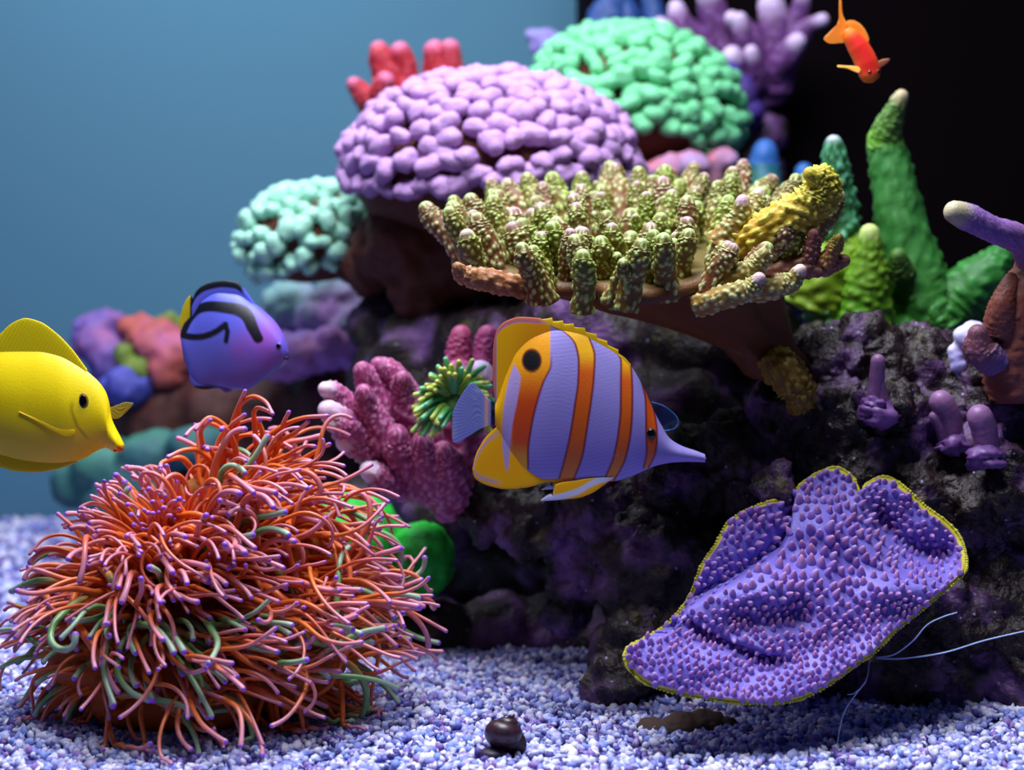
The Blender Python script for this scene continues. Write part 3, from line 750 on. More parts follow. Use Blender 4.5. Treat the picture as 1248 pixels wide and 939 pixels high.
    nd = len(drape); drape = drape+crown
    for i_, dp in enumerate(drape):
        pts = [(x/2.229, 460+y/2.229) for x, y in dp] if i_ < nd else [(x/3.12, 320+y/3.12) for x, y in dp]; m_ = len(pts)
        hh = []
        for x, y in pts:
            h_ = bv.ray_cast(Vector((0, 0, CAMZ)), (P(x, y, 1)-Vector((0, 0, CAMZ))).normalized())[0]
            hh.append(h_.y if h_ is not None else 0.90)
        dd = [min(0.90, h_)-(.016+.010*math.sin(math.pi*k/(m_-1)+.6) if k else -.012) for k, h_ in enumerate(hh)]
        if i_ >= nd: dd = [.94-.006*k for k in range(m_)]
        W_ = catmull([P(x, y, d_) for (x, y), d_ in zip(pts, dd)], 26); W_[:, 2] = np.maximum(W_[:, 2], .006)
        ts.insert(0, (W_, 0.60+.34*((i_*7) % 10)/10 if i_ < nd else .3+.02*i_ % .3, -.2 if i_ % 3 == 0 else .5, np.array([0, -1, 0])))
    pal_root, pal_mid = lin((224, 100, 26)), lin((224, 112, 40))
    front = sorted(range(len(ts)), key=lambda i: (i >= len(drape))+ts[i][0][:, 1].mean()-0.25*(ts[i][0][-1][2]-C0[2]))
    m_t = mat('tentacle_skin', attr=True, rough=0.36, spec=0.5, sss=0.15)
    SV, SF, SCc, k = [], [], [], 0
    for rank, i in enumerate(front):
        path, rv, z, dirv = ts[i]
        pp = catmull(path, 26); R0 = 0.00165*(0.75+0.75*rv*rv)
        if i < len(drape): R0 *= 1.18
        tt = np.linspace(0, 1, 26)
        rad = R0*(1.25-0.55*tt); rad[-2] *= 1.15; rad[-1] = R0*0.9
        V, F, T, A, Nn, _ = tube_arrays(pp, rad, 7)
        green = (z < 0.0 and rv > .70) or rv > .965
        mid = lin((112, 156, 90)) if green else mixc(pal_mid, lin((202, 92, 66)), np.array(abs(2*rv-1)))
        pale = lin((190, 205, 190)) if green else lin((214, 156, 196))
        C = mixc(np.broadcast_to(pal_root, V.shape), mid, sstep(.05, .5, T)); C = mixc(C, pale, sstep(.55, .86, T)*0.62)
        C = mixc(C, lin((150, 90, 220)), sstep(.86, .90, T))
        V = V-org
        if rank < 300:
            obj('tentacle', mesh_np('tentacle', V, F, C), m_t, root)
        else:
            SV.append(V); SF += [[a+k for a in f] for f in F]; SCc.append(C); k += len(V)
    s = obj('tentacle_mass', mesh_np('tentacle_mass', np.vstack(SV), SF, np.vstack(SCc)), m_t, root); s['kind'] = 'stuff'
build_anemone()

# ------------------------------------------------------------------ purple plate coral
def build_plate():
    out = [(60, 615), (53, 655), (90, 705), (150, 735), (250, 760), (350, 775), (430, 782), (530, 778), (600, 760), (680, 715), (740, 670), (800, 630), (860, 570), (920, 520), (980, 470), (1040, 420), (1075, 380), (1072, 320), (1050, 270), (1010, 230), (960, 195), (900, 140), (850, 105), (812, 104), (775, 125), (757, 150), (738, 105), (690, 74), (640, 85), (590, 115), (555, 150), (530, 172), (490, 175), (420, 200), (360, 240), (320, 310), (280, 370), (255, 440), (225, 490), (170, 550), (110, 585)]
    k = 2.457; nA, nR = 300, 56
    oc = closed_curve(out, nA); cen = np.array([570, 430])
    root_p = P(740+cen[0]/k, 540+cen[1]/k, 0.86)
    root = thing('plate_coral', root_p, 'violet plate coral with bumpy face and thin yellow rim', 'coral')
    r0 = np.array(root_p)
    def depth(X, Y):
        d = 0.868-0.00014*(Y-430)+0.00002*(X-560)
        g = lambda x, y, sx, sy, a: a*np.exp(-(((X-x)/sx)**2+((Y-y)/sy)**2))
        d = d+g(480, 440, 200, 80, -0.016)+g(660, 180, 80, 50, -0.004)+g(680, 270, 80, 60, -0.012)+g(150, 640, 120, 60, -0.006)+g(880, 430, 130, 50, -0.010)+g(560, 520, 70, 40, 0.006)
        ridge = np.interp(X, [200, 240, 400, 520, 548, 575], [560, 480, 395, 310, 250, 60]); up = ridge-Y     # fold at the upper edge
        d = d+0.034*sstep(-22, 12, up)*np.exp(-np.maximum(up, 0)/95)*(1-sstep(545, 585, X))
        val = np.interp(X, [760, 800, 900, 1000, 1080], [150, 205, 300, 330, 330]); up = val-Y                # hollow below the curled rim
        d = d+0.030*np.where(up > 0, np.exp(-np.abs(up)/85), np.exp(-(up/75)**2))*sstep(750, 830, X)*(1-sstep(1000, 1090, X))
        ter = np.interp(X, [200, 270, 360, 470, 560], [500, 545, 592, 632, 650]); dn = Y-ter                  # terrace step
        d = d+0.013*sstep(-10, 10, dn)*np.exp(-np.maximum(dn, 0)/55)*sstep(190, 280, X)*(1-sstep(470, 580, X))
        d = d+0.0030*np.sin(X/38+Y/55)*np.sin(Y/44-X/90)
        return d
    rr = np.concatenate([np.linspace(0.02, 0.93, nR-10), np.linspace(0.945, 1.0, 10)])
    X = (cen[0]+(oc[None, :, 0]-cen[0])*rr[:, None]).ravel(); Y = (cen[1]+(oc[None, :, 1]-cen[1])*rr[:, None]).ravel()
    RR = np.repeat(rr, nA)
    def world(X, Y, D): return np.stack([(740+X/k-PXW/2)*D/FPX, D, CAMZ-(540+Y/k-HOR)*D/FPX], -1)
    D = depth(X, Y)+0.0045*sstep(0.955, 1.0, RR)**2
    th = 0.0085*np.sqrt(np.clip(1-((RR-0.0)/1.0)**12, 0, 1))+0.0
    Vf = world(X, Y, D); Vb = world(X, Y, D+th)
    pur, pur2, rim = lin((138, 124, 208)), lin((116, 100, 196)), lin((190, 180, 40))
    n1 = vnoise(Vf/0.02, 4)
    Cf = mixc(np.broadcast_to(pur, Vf.shape), pur2, n1)
    Cf = mixc(Cf, lin((150, 80, 150)), sstep(.93, .97, RR)*0.6)
    wob = vnoise(Vf/0.004, 9)*0.012
    Cf = mixc(Cf, rim, sstep(.968, .984, RR+wob))
    Cb = mixc(np.broadcast_to(pur2, Vb.shape), rim, sstep(.95, .985, RR))
    n = nR*nA; F = []
    for i in range(nR-1):
        for j in range(nA):
            q = (i*nA+j, (i+1)*nA+j, (i+1)*nA+(j+1) % nA, i*nA+(j+1) % nA); F.append(q); F.append(tuple(n+a for a in q[::-1]))
    b = (nR-1)*nA
    for j in range(nA): F.append((b+j, n+b+j, n+b+(j+1) % nA, b+(j+1) % nA))
    F.append(tuple(range(nA))); F.append(tuple(n+a for a in range(nA))[::-1])
    m_p = mat('plate_coral', attr=True, rough=0.5, spec=0.35, bump=[(500, .25)], sss=.1)
    obj('plate', mesh_np('plate', np.vstack([Vf, Vb])-r0, F, np.vstack([Cf, Cb])), m_p, root)
    # stalk that holds it to the rock
    ds = min(hit(low_bvh, 990, 705, .96), hit(reef_bvh, 990, 705, .985), .985)+0.006
    V, F2, *_ = tube_arrays(catmull([P(990, 705, ds), P(984, 707, (ds+.884)/2), P(975, 710, .884)], 12)-r0, np.linspace(.028, .018, 12), 20)
    obj('stalk', mesh_np('stalk', V, F2, np.broadcast_to(lin((116, 100, 196)), V.shape)), m_p, root)
    # bumps
    from mathutils.geometry import intersect_point_tri_2d
    poly = oc
    def inside(x, y):
        j = (np.arctan2(y-cen[1], x-cen[0])); a = np.arctan2(poly[:, 1]-cen[1], poly[:, 0]-cen[0])
        i = np.argmin(np.abs(np.angle(np.exp(1j*(a-j))))); R = np.hypot(*(poly[i]-cen)); return np.hypot(x-cen[0], y-cen[1])/R
    pts = []; r3 = np.random.default_rng(8); tries = 0
    cell = {}
    while len(pts) < 900 and tries < 16000:
        tries += 1
        x, y = r3.uniform(50, 1080), r3.uniform(70, 785)
        rin = inside(x, y)
        if rin > 0.975: continue
        sp = 15+11*np.exp(-((x-620)/200)**2-((y-330)/170)**2)+4*r3.random()
        ci, cj = int(x//30), int(y//30); ok = True
        for a in (-1, 0, 1):
            for b2 in (-1, 0, 1):
                for q in cell.get((ci+a, cj+b2), ()):
                    if (q[0]-x)**2+(q[1]-y)**2 < sp*sp: ok = False
        if not ok: continue
        cell.setdefault((ci, cj), []).append((x, y)); pts.append((x, y, sp))
    protos = []
    for s in range(5):
        v, f = ICO[2]; v = v.copy(); keep = v.copy()
        v = v*(1+0.16*(vnoise(v*2.2+s*9, s)-.5))[:, None]
        v[:, 2] = np.where(v[:, 2] > 0, v[:, 2]*2.1, v[:, 2]*0.8)
        taper = 1-0.22*np.clip(v[:, 2], 0, 1.7); v[:, :2] *= taper[:, None]; v[:, :2] *= np.where(v[:, 2:3] < 0, 1.3, 1)
        C = mixc(np.broadcast_to(lin((128, 106, 200)), v.shape), lin([(196, 140, 190), (206, 150, 196), (186, 128, 178), (200, 160, 215), (180, 130, 200)][s]), sstep(.5, 1.3, v[:, 2]))
        protos.append((v, f, C, mesh_np('bump', v, f, C)))
        protos[-1][3].materials.append(m_p)
    pts.sort(key=lambda q: -q[2]+0.002*q[1]); SV, SF, SC2, kk = [], [], [], 0
    for idx, (x, y, sp) in enumerate(pts):
        e = 3.0; xx = np.array([x, x+e, x]); yy = np.array([y, y, y+e]); w3 = world(xx, yy, depth(xx, yy))
        nrm = np.cross(w3[1]-w3[0], w3[2]-w3[0]); nrm /= np.linalg.norm(nrm)
        if nrm[1] > 0: nrm = -nrm
        nrm = nrm+np.array([0, -0.1, 0.55]); nrm /= np.linalg.norm(nrm)
        s = 0.00011*sp*r3.uniform(.85, 1.2)
        M = Matrix.LocRotScale(Vector(w3[0]-r0), Vector(nrm).to_track_quat('Z', 'Y'), Vector((s, s, s*r3.uniform(.8, 1.15))))
        v, f, C, me = protos[idx % 5]
        if idx < 300:
            o = obj('bump', me, None, root); o.matrix_local = M
        else:
            Mn = np.array(M); SV.append(v@Mn[:3, :3].T+Mn[:3, 3]); SF += [[a+kk for a in q] for q in f]; SC2.append(C); kk += len(v)
    o = obj('bump_field', mesh_np('bump_field', np.vstack(SV), SF, np.vstack(SC2)), m_p, root); o['kind'] = 'stuff'
    # beads along the yellow rim
    SV, SF, kk = [], [], 0; v, f = ICO[1]
    for q in closed_curve(out, 330):
        dd = float(depth(q[0], q[1]))+0.004; s = 0.0011*r3.uniform(.7, 1.3)
        p = world(np.array([q[0]]), np.array([q[1]]), np.array([dd]))[0]-r0; SV.append(v*s+p); SF += [[a+kk for a in g] for g in f]; kk += len(v)
    V = np.vstack(SV); o = obj('rim_beads', mesh_np('rim_beads', V, SF, np.broadcast_to(lin((196, 190, 60)), V.shape)), m_p, root); o['kind'] = 'stuff'
build_plate()

# ------------------------------------------------------------------ dome corals made of lobes
def lobe_protos(name, n, seed, m, lo, hi, rough=.3, multi=True):
    ps = []
    for s in range(n):
        v, f = ICO[3]
        rl = np.random.default_rng(seed*31+s); r = np.full(len(v), .55)
        for _k in range(4 if multi else 3):            # a knob made of a few swellings
            c_ = rl.normal(0, 1, 3); c_ /= np.linalg.norm(c_); c_ *= rl.uniform(.2, .5); rr_ = rl.uniform(.55, .72)
            b_ = v@c_; r = np.maximum(r, b_+np.sqrt(np.maximum(b_*b_-(c_@c_)+rr_*rr_, 1e-6)))
        r = r*(1+0.14*(vnoise(v*4+seed+s*3, s)-.5)+0.10*(vnoise(v*10+seed+s*3, s)-.5))
        w_ = v*r[:, None]; w_[:, 2] *= 0.9
        if multi and s % 3 == 1: w_[:, 0] *= 1.35
        if multi and s % 3 == 2: w_[:, 0] *= 1.2; w_[:, 2] -= 0.22*np.exp(-(w_[:, 0]/.3)**2)*(w_[:, 2] > 0)
        C = mixc(np.broadcast_to(lin(lo), v.shape), lin(hi), sstep(.0, .85, v[:, 2]))
        me = mesh_np(name, w_, f, C); me.materials.append(m); ps.append(me)
    return ps

def dome_coral(label, cpx, cpy, d, rx, ry, rz, lobes, size, core_mat, lo, hi, tilt=(0, 0), seed=1, zmin=-0.25, group=None, mat_kw=None, multi=True):
    u = d/FPX; c = P(cpx, cpy, d)
    root = thing('dome_coral', c, label, 'coral', group)
    m = mat('dome_lobe', attr=True, rough=0.55, spec=0.3, bump=[(2.2, .8), (7, .5)], sss=.08)
    v, f = ICO[4]; n = vnoise(v*2.3+seed, seed)-.5
    V = v*(0.93+0.12*n)[:, None]*np.array([rx, ry, rz])*u
    Rm = Matrix.Rotation(tilt[0], 3, 'Y') @ Matrix.Rotation(tilt[1], 3, 'X'); Rn = np.array(Rm)
    obj('core', mesh_np('core', V@Rn.T, f), core_mat, root)
    ps = lobe_protos('lobe', 6, seed, m, lo, hi, multi=multi)
    r4 = np.random.default_rng(seed); ax = np.array([rx, ry, rz])*u; sel = np.zeros((0, 3)); qs = []
    gap = size*1.36*u
    for it in range(9000):                 # evenly spread, never closer than a lobe's width
        q = r4.normal(0, 1, 3); q /= np.linalg.norm(q)
        if q[2] < zmin: continue
        p = q*ax
        if len(sel) and np.min(np.sum((sel-p)**2, 1)) < gap*gap: continue
        sel = np.vstack([sel, p]); qs.append(q)
    for i, q in enumerate(qs):
        p = q*ax; nn = q/ax; nn /= np.linalg.norm(nn)
        p, nn = Rn@p, Rn@nn
        if nn[1] > 0.62: continue          # far side of the dome, out of sight
        s = size*u*r4.uniform(1.0, 1.34)
        o = obj('lobe', ps[r4.integers(6)], None, root)
        o.matrix_local = Matrix.LocRotScale(Vector(p), Vector(nn+r4.normal(0, .12, 3)).to_track_quat('Z', 'Y') @ Matrix.Rotation(r4.uniform(-.7, .7), 3, 'Z').to_quaternion(), Vector((s, s*r4.uniform(.78, 1), s*1.1)))
    return root
dome_coral('lavender dome coral of packed rounded lobes on a brown base', 598, 205, 1.27, 178, 165, 112, 330, 14.5, m_rockbrown, (180, 138, 192), (184, 142, 196), (0, .12), seed=3, zmin=-.22)
dome_coral('large mint green dome coral of packed lobes behind the lavender dome', 775, 130, 1.46, 128, 120, 92, 190, 13.5, m_rockbrown, (116, 208, 148), (122, 214, 154), (.22, .12), seed=5, zmin=-.35)
dome_coral('small pale mint dome coral of round lobes above the blue tang', 378, 290, 1.37, 84, 80, 60, 110, 12.5, m_rockbrown, (164, 222, 196), (168, 226, 200), (-.15, .1), seed=7, zmin=-.55, multi=False)
# brown stem under the domes
stem = rock('reef_rock', [(470, 300, 1.28, 42), (500, 290, 1.26, 55), (455, 325, 1.31, 36), (560, 305, 1.26, 60), (520, 340, 1.27, 50), (430, 318, 1.36, 26), (640, 300, 1.27, 55), (442, 338, 1.34, 24)],
            m_rockbrown, 'reddish brown rock stem carrying the lavender and pale mint domes', voxel=0.005, rel=((0.03, 0.02), (0.012, 0.008)))

# ------------------------------------------------------------------ finger corals
m_coral = mat('coral_skin', attr=True, rough=0.5, spec=0.35, bump=[(700, .25)], sss=.1)
m_soft = mat('smooth_coral_skin', attr=True, rough=0.42, spec=0.4, bump=[(300, .2)], sss=.15)

def branches(root, specs, m, **kw):
    org = np.array(root.location)
    for i, sp in enumerate(specs):
        pts, rad = sp[0], sp[1]; k = dict(kw)
        if len(sp) > 2: k.update(sp[2])
        V, F, C = bumpy_branch(np.array([P(*p) for p in pts])-org, np.array(rad)*pts[0][2]/FPX, seed=i+1, **k)
        obj('branch', mesh_np('branch', V, F, C), m, root)

def build_table_coral():
    root = thing('table_coral', P(950, 470, .99), 'green table coral with crowded stubby fingers and pinkish tips over the striped fish', 'coral')
    org = np.array(root.location)
    # dish with a tapering brown underside
    cen = np.array([772, 306]); nA = 90
    def surf(r, a, dz=0):
        px = cen[0]+222*r*np.cos(a)+8*np.sin(3*a)*r; py = cen[1]+52*r*np.sin(a)-10*r*r*np.cos(a)**2-0.05*(px-cen[0])+dz; d = 0.985-0.115*r*np.sin(a)
        return px, py, d
    rings = []
    ang = np.arange(nA)*2*math.pi/nA; wob = 1+0.06*np.sin(5*ang+1)+0.05*np.sin(9*ang)
    for r in (0.02, .3, .55, .75, .86): rings.append([surf(r*w_, a) for a, w_ in zip(ang, wob)])
    rings.append([(lambda t: (t[0], t[1]+14, t[2]))(surf(.87*w_, a)) for a, w_ in zip(ang, wob)])
    st = (925, 420, 1.0)
    for t in (.2, .4, .6, .8, 1.0):
        row = []
        for a, w_ in zip(ang, wob):
            px, py, d = surf(.86*w_*(1-.78*t**.8), a)
            k = t**1.2; row.append((px+(st[0]-cen[0])*k, py+14+(st[1]-cen[1]-10)*k, d+(st[2]-.985)*k))
        rings.append(row)
    rings.append([(955+48*math.cos(a), 457+10*math.sin(a), 1.0-.028*math.sin(a)) for a in ang])
    V = np.array([P(*q) for r in rings for q in r])-org
    V = V+np.array([0, 0, 1])*(0.006*(vnoise(V/0.016, 3)-.5))[:, None]
    nR = len(rings)
    F = [(i*nA+j, i*nA+(j+1) % nA, (i+1)*nA+(j+1) % nA, (i+1)*nA+j) for i in range(nR-1) for j in range(nA)]
    F += [tuple(range(nA))[::-1], tuple((nR-1)*nA+j for j in range(nA))]
    R = np.repeat(np.arange(nR), nA)
    C = mixc(np.broadcast_to(lin((98, 84, 36)), V.shape), lin((112, 66, 36)), sstep(2.5, 5, R))
    obj('base', mesh_np('base', V, F, C), m_coral, root)
    # fingers
    r5 = np.random.default_rng(21); n = 100; g = math.pi*(3-math.sqrt(5))
    items = []
    for i in range(n):
        r = math.sqrt((i+.6)/n)*1.0; a = i*g+r5.normal(0, .1)
        items.append((r, a))
    for i, (r, a) in enumerate(items):
        px, py, d = surf(r, a)
        sa = math.sin(a)
        up = r5.uniform(32, 64)*(1.0 if sa < .5 else .85)
        lean = 26*r*math.cos(a)+r5.normal(0, 9)
        dy = -0.020*r*sa*up/50+r5.normal(0, .004); drop = 12*r*r*max(sa, 0)
        rad = r5.uniform(9.5, 13.5)
        pts = [(px-lean*.3, py+12+drop, d-dy*.1), (px+lean*.3+r5.normal(0, 3), py+drop*.5-up*.40, d+dy*.4), (px+lean*.8, py-up*.78, d+dy), (px+lean*1.0, py-up, d+dy*1.1)]
        warm = float(np.clip(r5.normal(.45, .3), 0, 1))       # some fingers greener, some browner
        gr = ((58, 46, 8), (104, 104, 24), (190, 222, 112)); br = ((66, 30, 16), (112, 62, 38), (206, 206, 156))
        h = [tuple(np.array(g1)*(1-warm)+np.array(b1)*warm) for g1, b1 in zip(gr, br)]
        tipc = (218, 176, 196) if r5.random() < .3+.5*warm else (186, 214, 140)
        org_pts = np.array([P(*p) for p in pts])-org
        V, F, C = bumpy_branch(org_pts, np.array([rad*1.05, rad*1.05, rad*1.02, rad*.8])*d/FPX, bump=.19, cell=.56, cols=h, tip=tipc, sides=56, rings=54, seed=i, tipfrac=.93, lump=.09)
        bo = obj('branch', mesh_np('branch', V, F, C), m_coral, root)
        if r5.random() < .3:                   # a side bud
            sx = r5.choice([-1, 1])*r5.uniform(10, 16); bp = [(px+lean*.3, py-up*.3, d+dy*.4), (px+lean*.3+sx*.8, py-up*.42, d+dy*.4-.006), (px+lean*.4+sx*1.1, py-up*.62, d+dy*.5-.009)]
            V, F, C = bumpy_branch(np.array([P(*p) for p in bp])-org, np.array([rad*.75, rad*.7, rad*.5])*d/FPX, bump=.19, cell=.6, cols=h, tip=tipc, sides=32, rings=26, seed=i+500, tipfrac=.9, lump=.09)
            obj('bud', mesh_np('bud', V, F, C), m_coral, bo)
    yel = dict(cols=((96, 70, 10), (170, 150, 30), (216, 214, 90)), bump=.26, cell=.36, sides=60, rings=70, lump=.1)
    branches(root, [
        ([(900, 300, .93), (930, 282, .92), (970, 262, .915), (998, 240, .91), (1000, 220, .905), (988, 212, .9)], [20, 21, 22, 22, 18, 9], yel),
        ([(905, 285, .96), (918, 255, .96), (925, 236, .96)], [16, 14, 8], dict(tip=(214, 200, 190))),
        ([(875, 300, .93), (900, 270, .925), (905, 246, .92)], [16, 15, 9], dict(tip=(210, 170, 190))),
        ([(900, 345, .93), (950, 330, .92), (1005, 322, .915), (1028, 318, .91)], [17, 15, 13, 8], dict(cols=((120, 64, 50), (124, 72, 58), (160, 120, 90)))),
        ([(985, 325, .915), (990, 302, .91), (992, 285, .905)], [11, 10, 7], dict(cols=((120, 64, 54), (124, 70, 64), (156, 112, 104)))),
        ([(1005, 322, .912), (1018, 300, .905), (1022, 290, .9)], [10, 9, 6], dict(cols=((80, 36, 28), (130, 100, 40), (180, 170, 70)))),
        ([(890, 350, .91), (930, 352, .9), (962, 345, .895), (975, 330, .89)], [15, 14, 12, 8], dict(tip=(220, 190, 190))),
        ([(860, 350, .9), (915, 330, .89), (930, 310, .885)], [14, 13, 8], {}),
        ([(640, 352, .90), (595, 342, .89), (565, 335, .885), (558, 326, .88)], [13, 13, 11, 7], dict(cols=((70, 38, 20), (150, 96, 50), (190, 150, 110)))),
        ([(850, 372, .9), (885, 362, .885), (915, 352, .875), (925, 340, .87)], [14, 14, 12, 8], dict(tip=(214, 180, 190))),
        ([(940, 440, .99), (958, 455, .965), (975, 480, .96), (970, 495, .965)], [22, 22, 20, 12], dict(cols=((110, 78, 22), (124, 90, 26), (170, 150, 50)), bump=.2, cell=.3, lump=.1)),
    ], m_coral, cols=((84, 60, 22), (138, 118, 52), (196, 206, 140)), bump=.19, cell=.56, sides=52, rings=54, lump=.1)
build_table_coral()

# tall green antler coral
t = thing('antler_coral', P(1100, 400, 1.14), 'tall green antler coral with upright branches beside black water', 'coral')
branches(t, [
    ([(1150, 400, 1.13), (1130, 370, 1.13), (1108, 310, 1.13), (1090, 230, 1.13), (1078, 170, 1.13)], [34, 36, 31, 25, 20], dict(cols=((50, 120, 36), (50, 116, 48), (70, 136, 64)), tip=(120, 170, 50), tipfrac=.86)),
    ([(1076, 180, 1.13), (1084, 150, 1.12), (1098, 118, 1.11)], [18, 15, 9], dict(cols=((90, 150, 30), (70, 110, 40), (110, 150, 80)), tip=(196, 176, 140), tipfrac=.75, tipw=.24)),
    ([(1130, 395, 1.13), (1165, 365, 1.13), (1200, 335, 1.12), (1222, 310, 1.12)], [36, 34, 26, 15], dict(cols=((40, 96, 24), (40, 110, 40), (60, 140, 60)))),
    ([(1030, 410, 1.14), (1025, 330, 1.14), (1020, 250, 1.13), (1016, 176, 1.12)], [44, 34, 22, 11], dict(cols=((86, 130, 20), (40, 100, 50), (110, 190, 150)), tip=(210, 210, 230), tipfrac=.92, bump=.3)),
    ([(1050, 400, 1.12), (1058, 340, 1.11), (1060, 285, 1.1)], [36, 26, 12], dict(cols=((70, 140, 16), (96, 140, 24), (120, 160, 50)), tip=(200, 220, 130))),
    ([(1000, 370, 1.14), (1010, 330, 1.13), (1040, 300, 1.13)], [40, 34, 22], dict(cols=((110, 140, 14), (104, 140, 20), (130, 160, 40)))),
    ([(1098, 330, 1.11), (1095, 312, 1.1)], [16, 10], dict(cols=((50, 80, 30), (70, 110, 40), (90, 130, 60)))),
    ([(1010, 420, 1.13), (1100, 412, 1.13), (1200, 400, 1.14)], [34, 30, 30], dict(cols=((60, 140, 20), (40, 120, 30), (60, 140, 50))))],
    m_coral, bump=.14, cell=.42, sides=40, rings=50, lump=.1)

# violet branch with a pale tip, brown foot
t = thing('branch_coral', P(1225, 460, .96), 'violet branch coral with pale cream tip and broad brown foot', 'coral')
branches(t, [
    ([(1262, 400, .95), (1265, 330, .945), (1245, 296, .94), (1210, 280, .93), (1182, 266, .925), (1164, 258, .92)], [34, 24, 18, 15, 16, 13], dict(cols=((120, 62, 60), (130, 92, 160), (160, 124, 190)), tip=(196, 188, 140), tipfrac=.74, tipw=.2)),
    ([(1250, 470, .97), (1240, 420, .96), (1250, 370, .95), (1268, 320, .95)], [48, 42, 30, 24], dict(cols=((120, 66, 56), (126, 68, 54), (136, 78, 66)))),
    ([(1215, 440, .955), (1195, 425, .95), (1192, 408, .945)], [22, 22, 13], dict(cols=((110, 90, 150), (112, 66, 76), (130, 90, 120)))),
    ([(1220, 400, .95), (1222, 370, .94), (1232, 340, .94)], [24, 16, 8], dict(cols=((120, 66, 56), (130, 70, 56), (140, 84, 70))))],
    m_coral, bump=.07, cell=.28, sides=48, rings=56, lump=.12)

# small violet knobs on the rock
def knob(pts, rad, label, foot):
    dd = hit(reef_bvh, *pts[0], 0.95)
    dz = dd-0.012
    root = thing('finger_coral', P(pts[0][0], pts[0][1], dz), label, 'coral'); org = np.array(root.location)
    path = [P(x, y, dz+0.004-0.002*i) for i, (x, y) in enumerate(pts)]
    V, F, C = bumpy_branch(np.array(path)-org, np.array(rad)*dz/FPX, bump=.02, cell=.5, cols=((122, 80, 124), (124, 82, 126), (134, 92, 136)), tip=(148, 104, 148), sides=28, rings=30, lump=.06, tipfrac=.72)
    obj('finger', mesh_np('finger', V, F, C), m_soft, root)
    v, f = ICO[3]; n = vnoise(v*2.4+pts[0][0], 3)-.5; s = foot*dz/FPX
    n = n+.6*(vnoise(v*5+pts[0][1], 8)-.5); V = v*np.array([s*.8, s*.8, s*.55])*(1+.9*n)[:, None]; V[:, 2] -= s*.22
    obj('foot', mesh_np('foot', V, f, mixc(np.broadcast_to(lin((126, 88, 150)), V.shape), lin((100, 60, 120)), n+.5)), m_soft, root)
knob([(1066, 488), (1069, 460), (1070, 440)], [10, 9.5, 8.5], 'thin violet finger coral on flared foot, taller of its pair', 16)
knob([(1072, 500), (1072, 480), (1071, 465)], [15, 10, 7], 'short violet finger coral on wide flared foot beside a taller one', 30)
knob([(1163, 538), (1158, 510), (1147, 490)], [13, 14, 14.5], 'stout violet finger coral leaning on the purple rock shelf', 22)
knob([(1153, 542), (1147, 522), (1139, 508)], [8, 8, 7], 'thin short violet finger coral in front of a stout one', 14)
knob([(1204, 552), (1200, 525), (1194, 508)], [15, 16, 15], 'upright stout violet finger coral with broad round head', 26)

# pink branching coral by the green polyp
t = thing('pink_branch_coral', P(500, 585, 1.08), 'pink branching coral with white tips behind the green polyp', 'coral')
pk = ((146, 52, 100), (150, 58, 106), (222, 154, 196))
branches(t, [
    ([(560, 600, 1.08), (500, 570, 1.06), (450, 540, 1.04), (420, 518, 1.02), (400, 500, 1.01)], [36, 32, 24, 18, 12], dict(tip=(236, 214, 236))),
    ([(520, 580, 1.07), (480, 530, 1.05), (455, 480, 1.04), (442, 452, 1.03)], [34, 24, 17, 11], {}),
    ([(530, 570, 1.07), (505, 510, 1.055), (480, 460, 1.045), (462, 446, 1.04)], [30, 22, 16, 11], {}),
    ([(460, 545, 1.045), (430, 505, 1.03), (410, 482, 1.02), (396, 474, 1.01)], [22, 17, 13, 8], dict(tip=(240, 220, 240))),
    ([(480, 560, 1.05), (440, 545, 1.03), (420, 538, 1.02)], [22, 16, 11], dict(tip=(246, 236, 250))),
    ([(500, 585, 1.06), (470, 582, 1.03), (450, 574, 1.02)], [24, 17, 12], dict(tip=(246, 230, 246))),
    ([(470, 540, 1.03), (448, 500, 1.02), (443, 478, 1.01)], [20, 15, 10], {}),
    ([(530, 590, 1.06), (490, 555, 1.03), (484, 530, 1.02)], [28, 20, 13], {}),
    ([(545, 595, 1.05), (520, 560, 1.025), (514, 538, 1.015)], [24, 18, 12], {}),
    ([(550, 605, 1.06), (545, 570, 1.03), (540, 550, 1.02)], [26, 19, 12], {}),
    ([(505, 520, 1.04), (492, 478, 1.03), (490, 462, 1.02)], [20, 15, 10], {}),
    ([(450, 530, 1.03), (425, 520, 1.015), (405, 515, 1.01)], [18, 13, 9], dict(tip=(246, 232, 250))),
    ([(555, 500, 1.08), (558, 440, 1.08), (562, 408, 1.08)], [17, 15, 12], dict(cols=((120, 40, 90), (160, 60, 96), (180, 90, 140)))),
    ([(585, 500, 1.08), (590, 440, 1.08), (594, 408, 1.08)], [17, 15, 12], dict(cols=((120, 40, 90), (160, 60, 110), (190, 100, 160)))),
    ([(570, 560, 1.08), (562, 500, 1.07), (560, 460, 1.07)], [34, 30, 22], {}),
    ([(595, 560, 1.08), (590, 500, 1.07), (585, 455, 1.07)], [34, 26, 16], dict(tip=(220, 200, 240)))],
    m_coral, tipfrac=.68, tipw=.3, cols=pk, bump=.22, cell=.36, sides=32, rings=36, lump=.1)

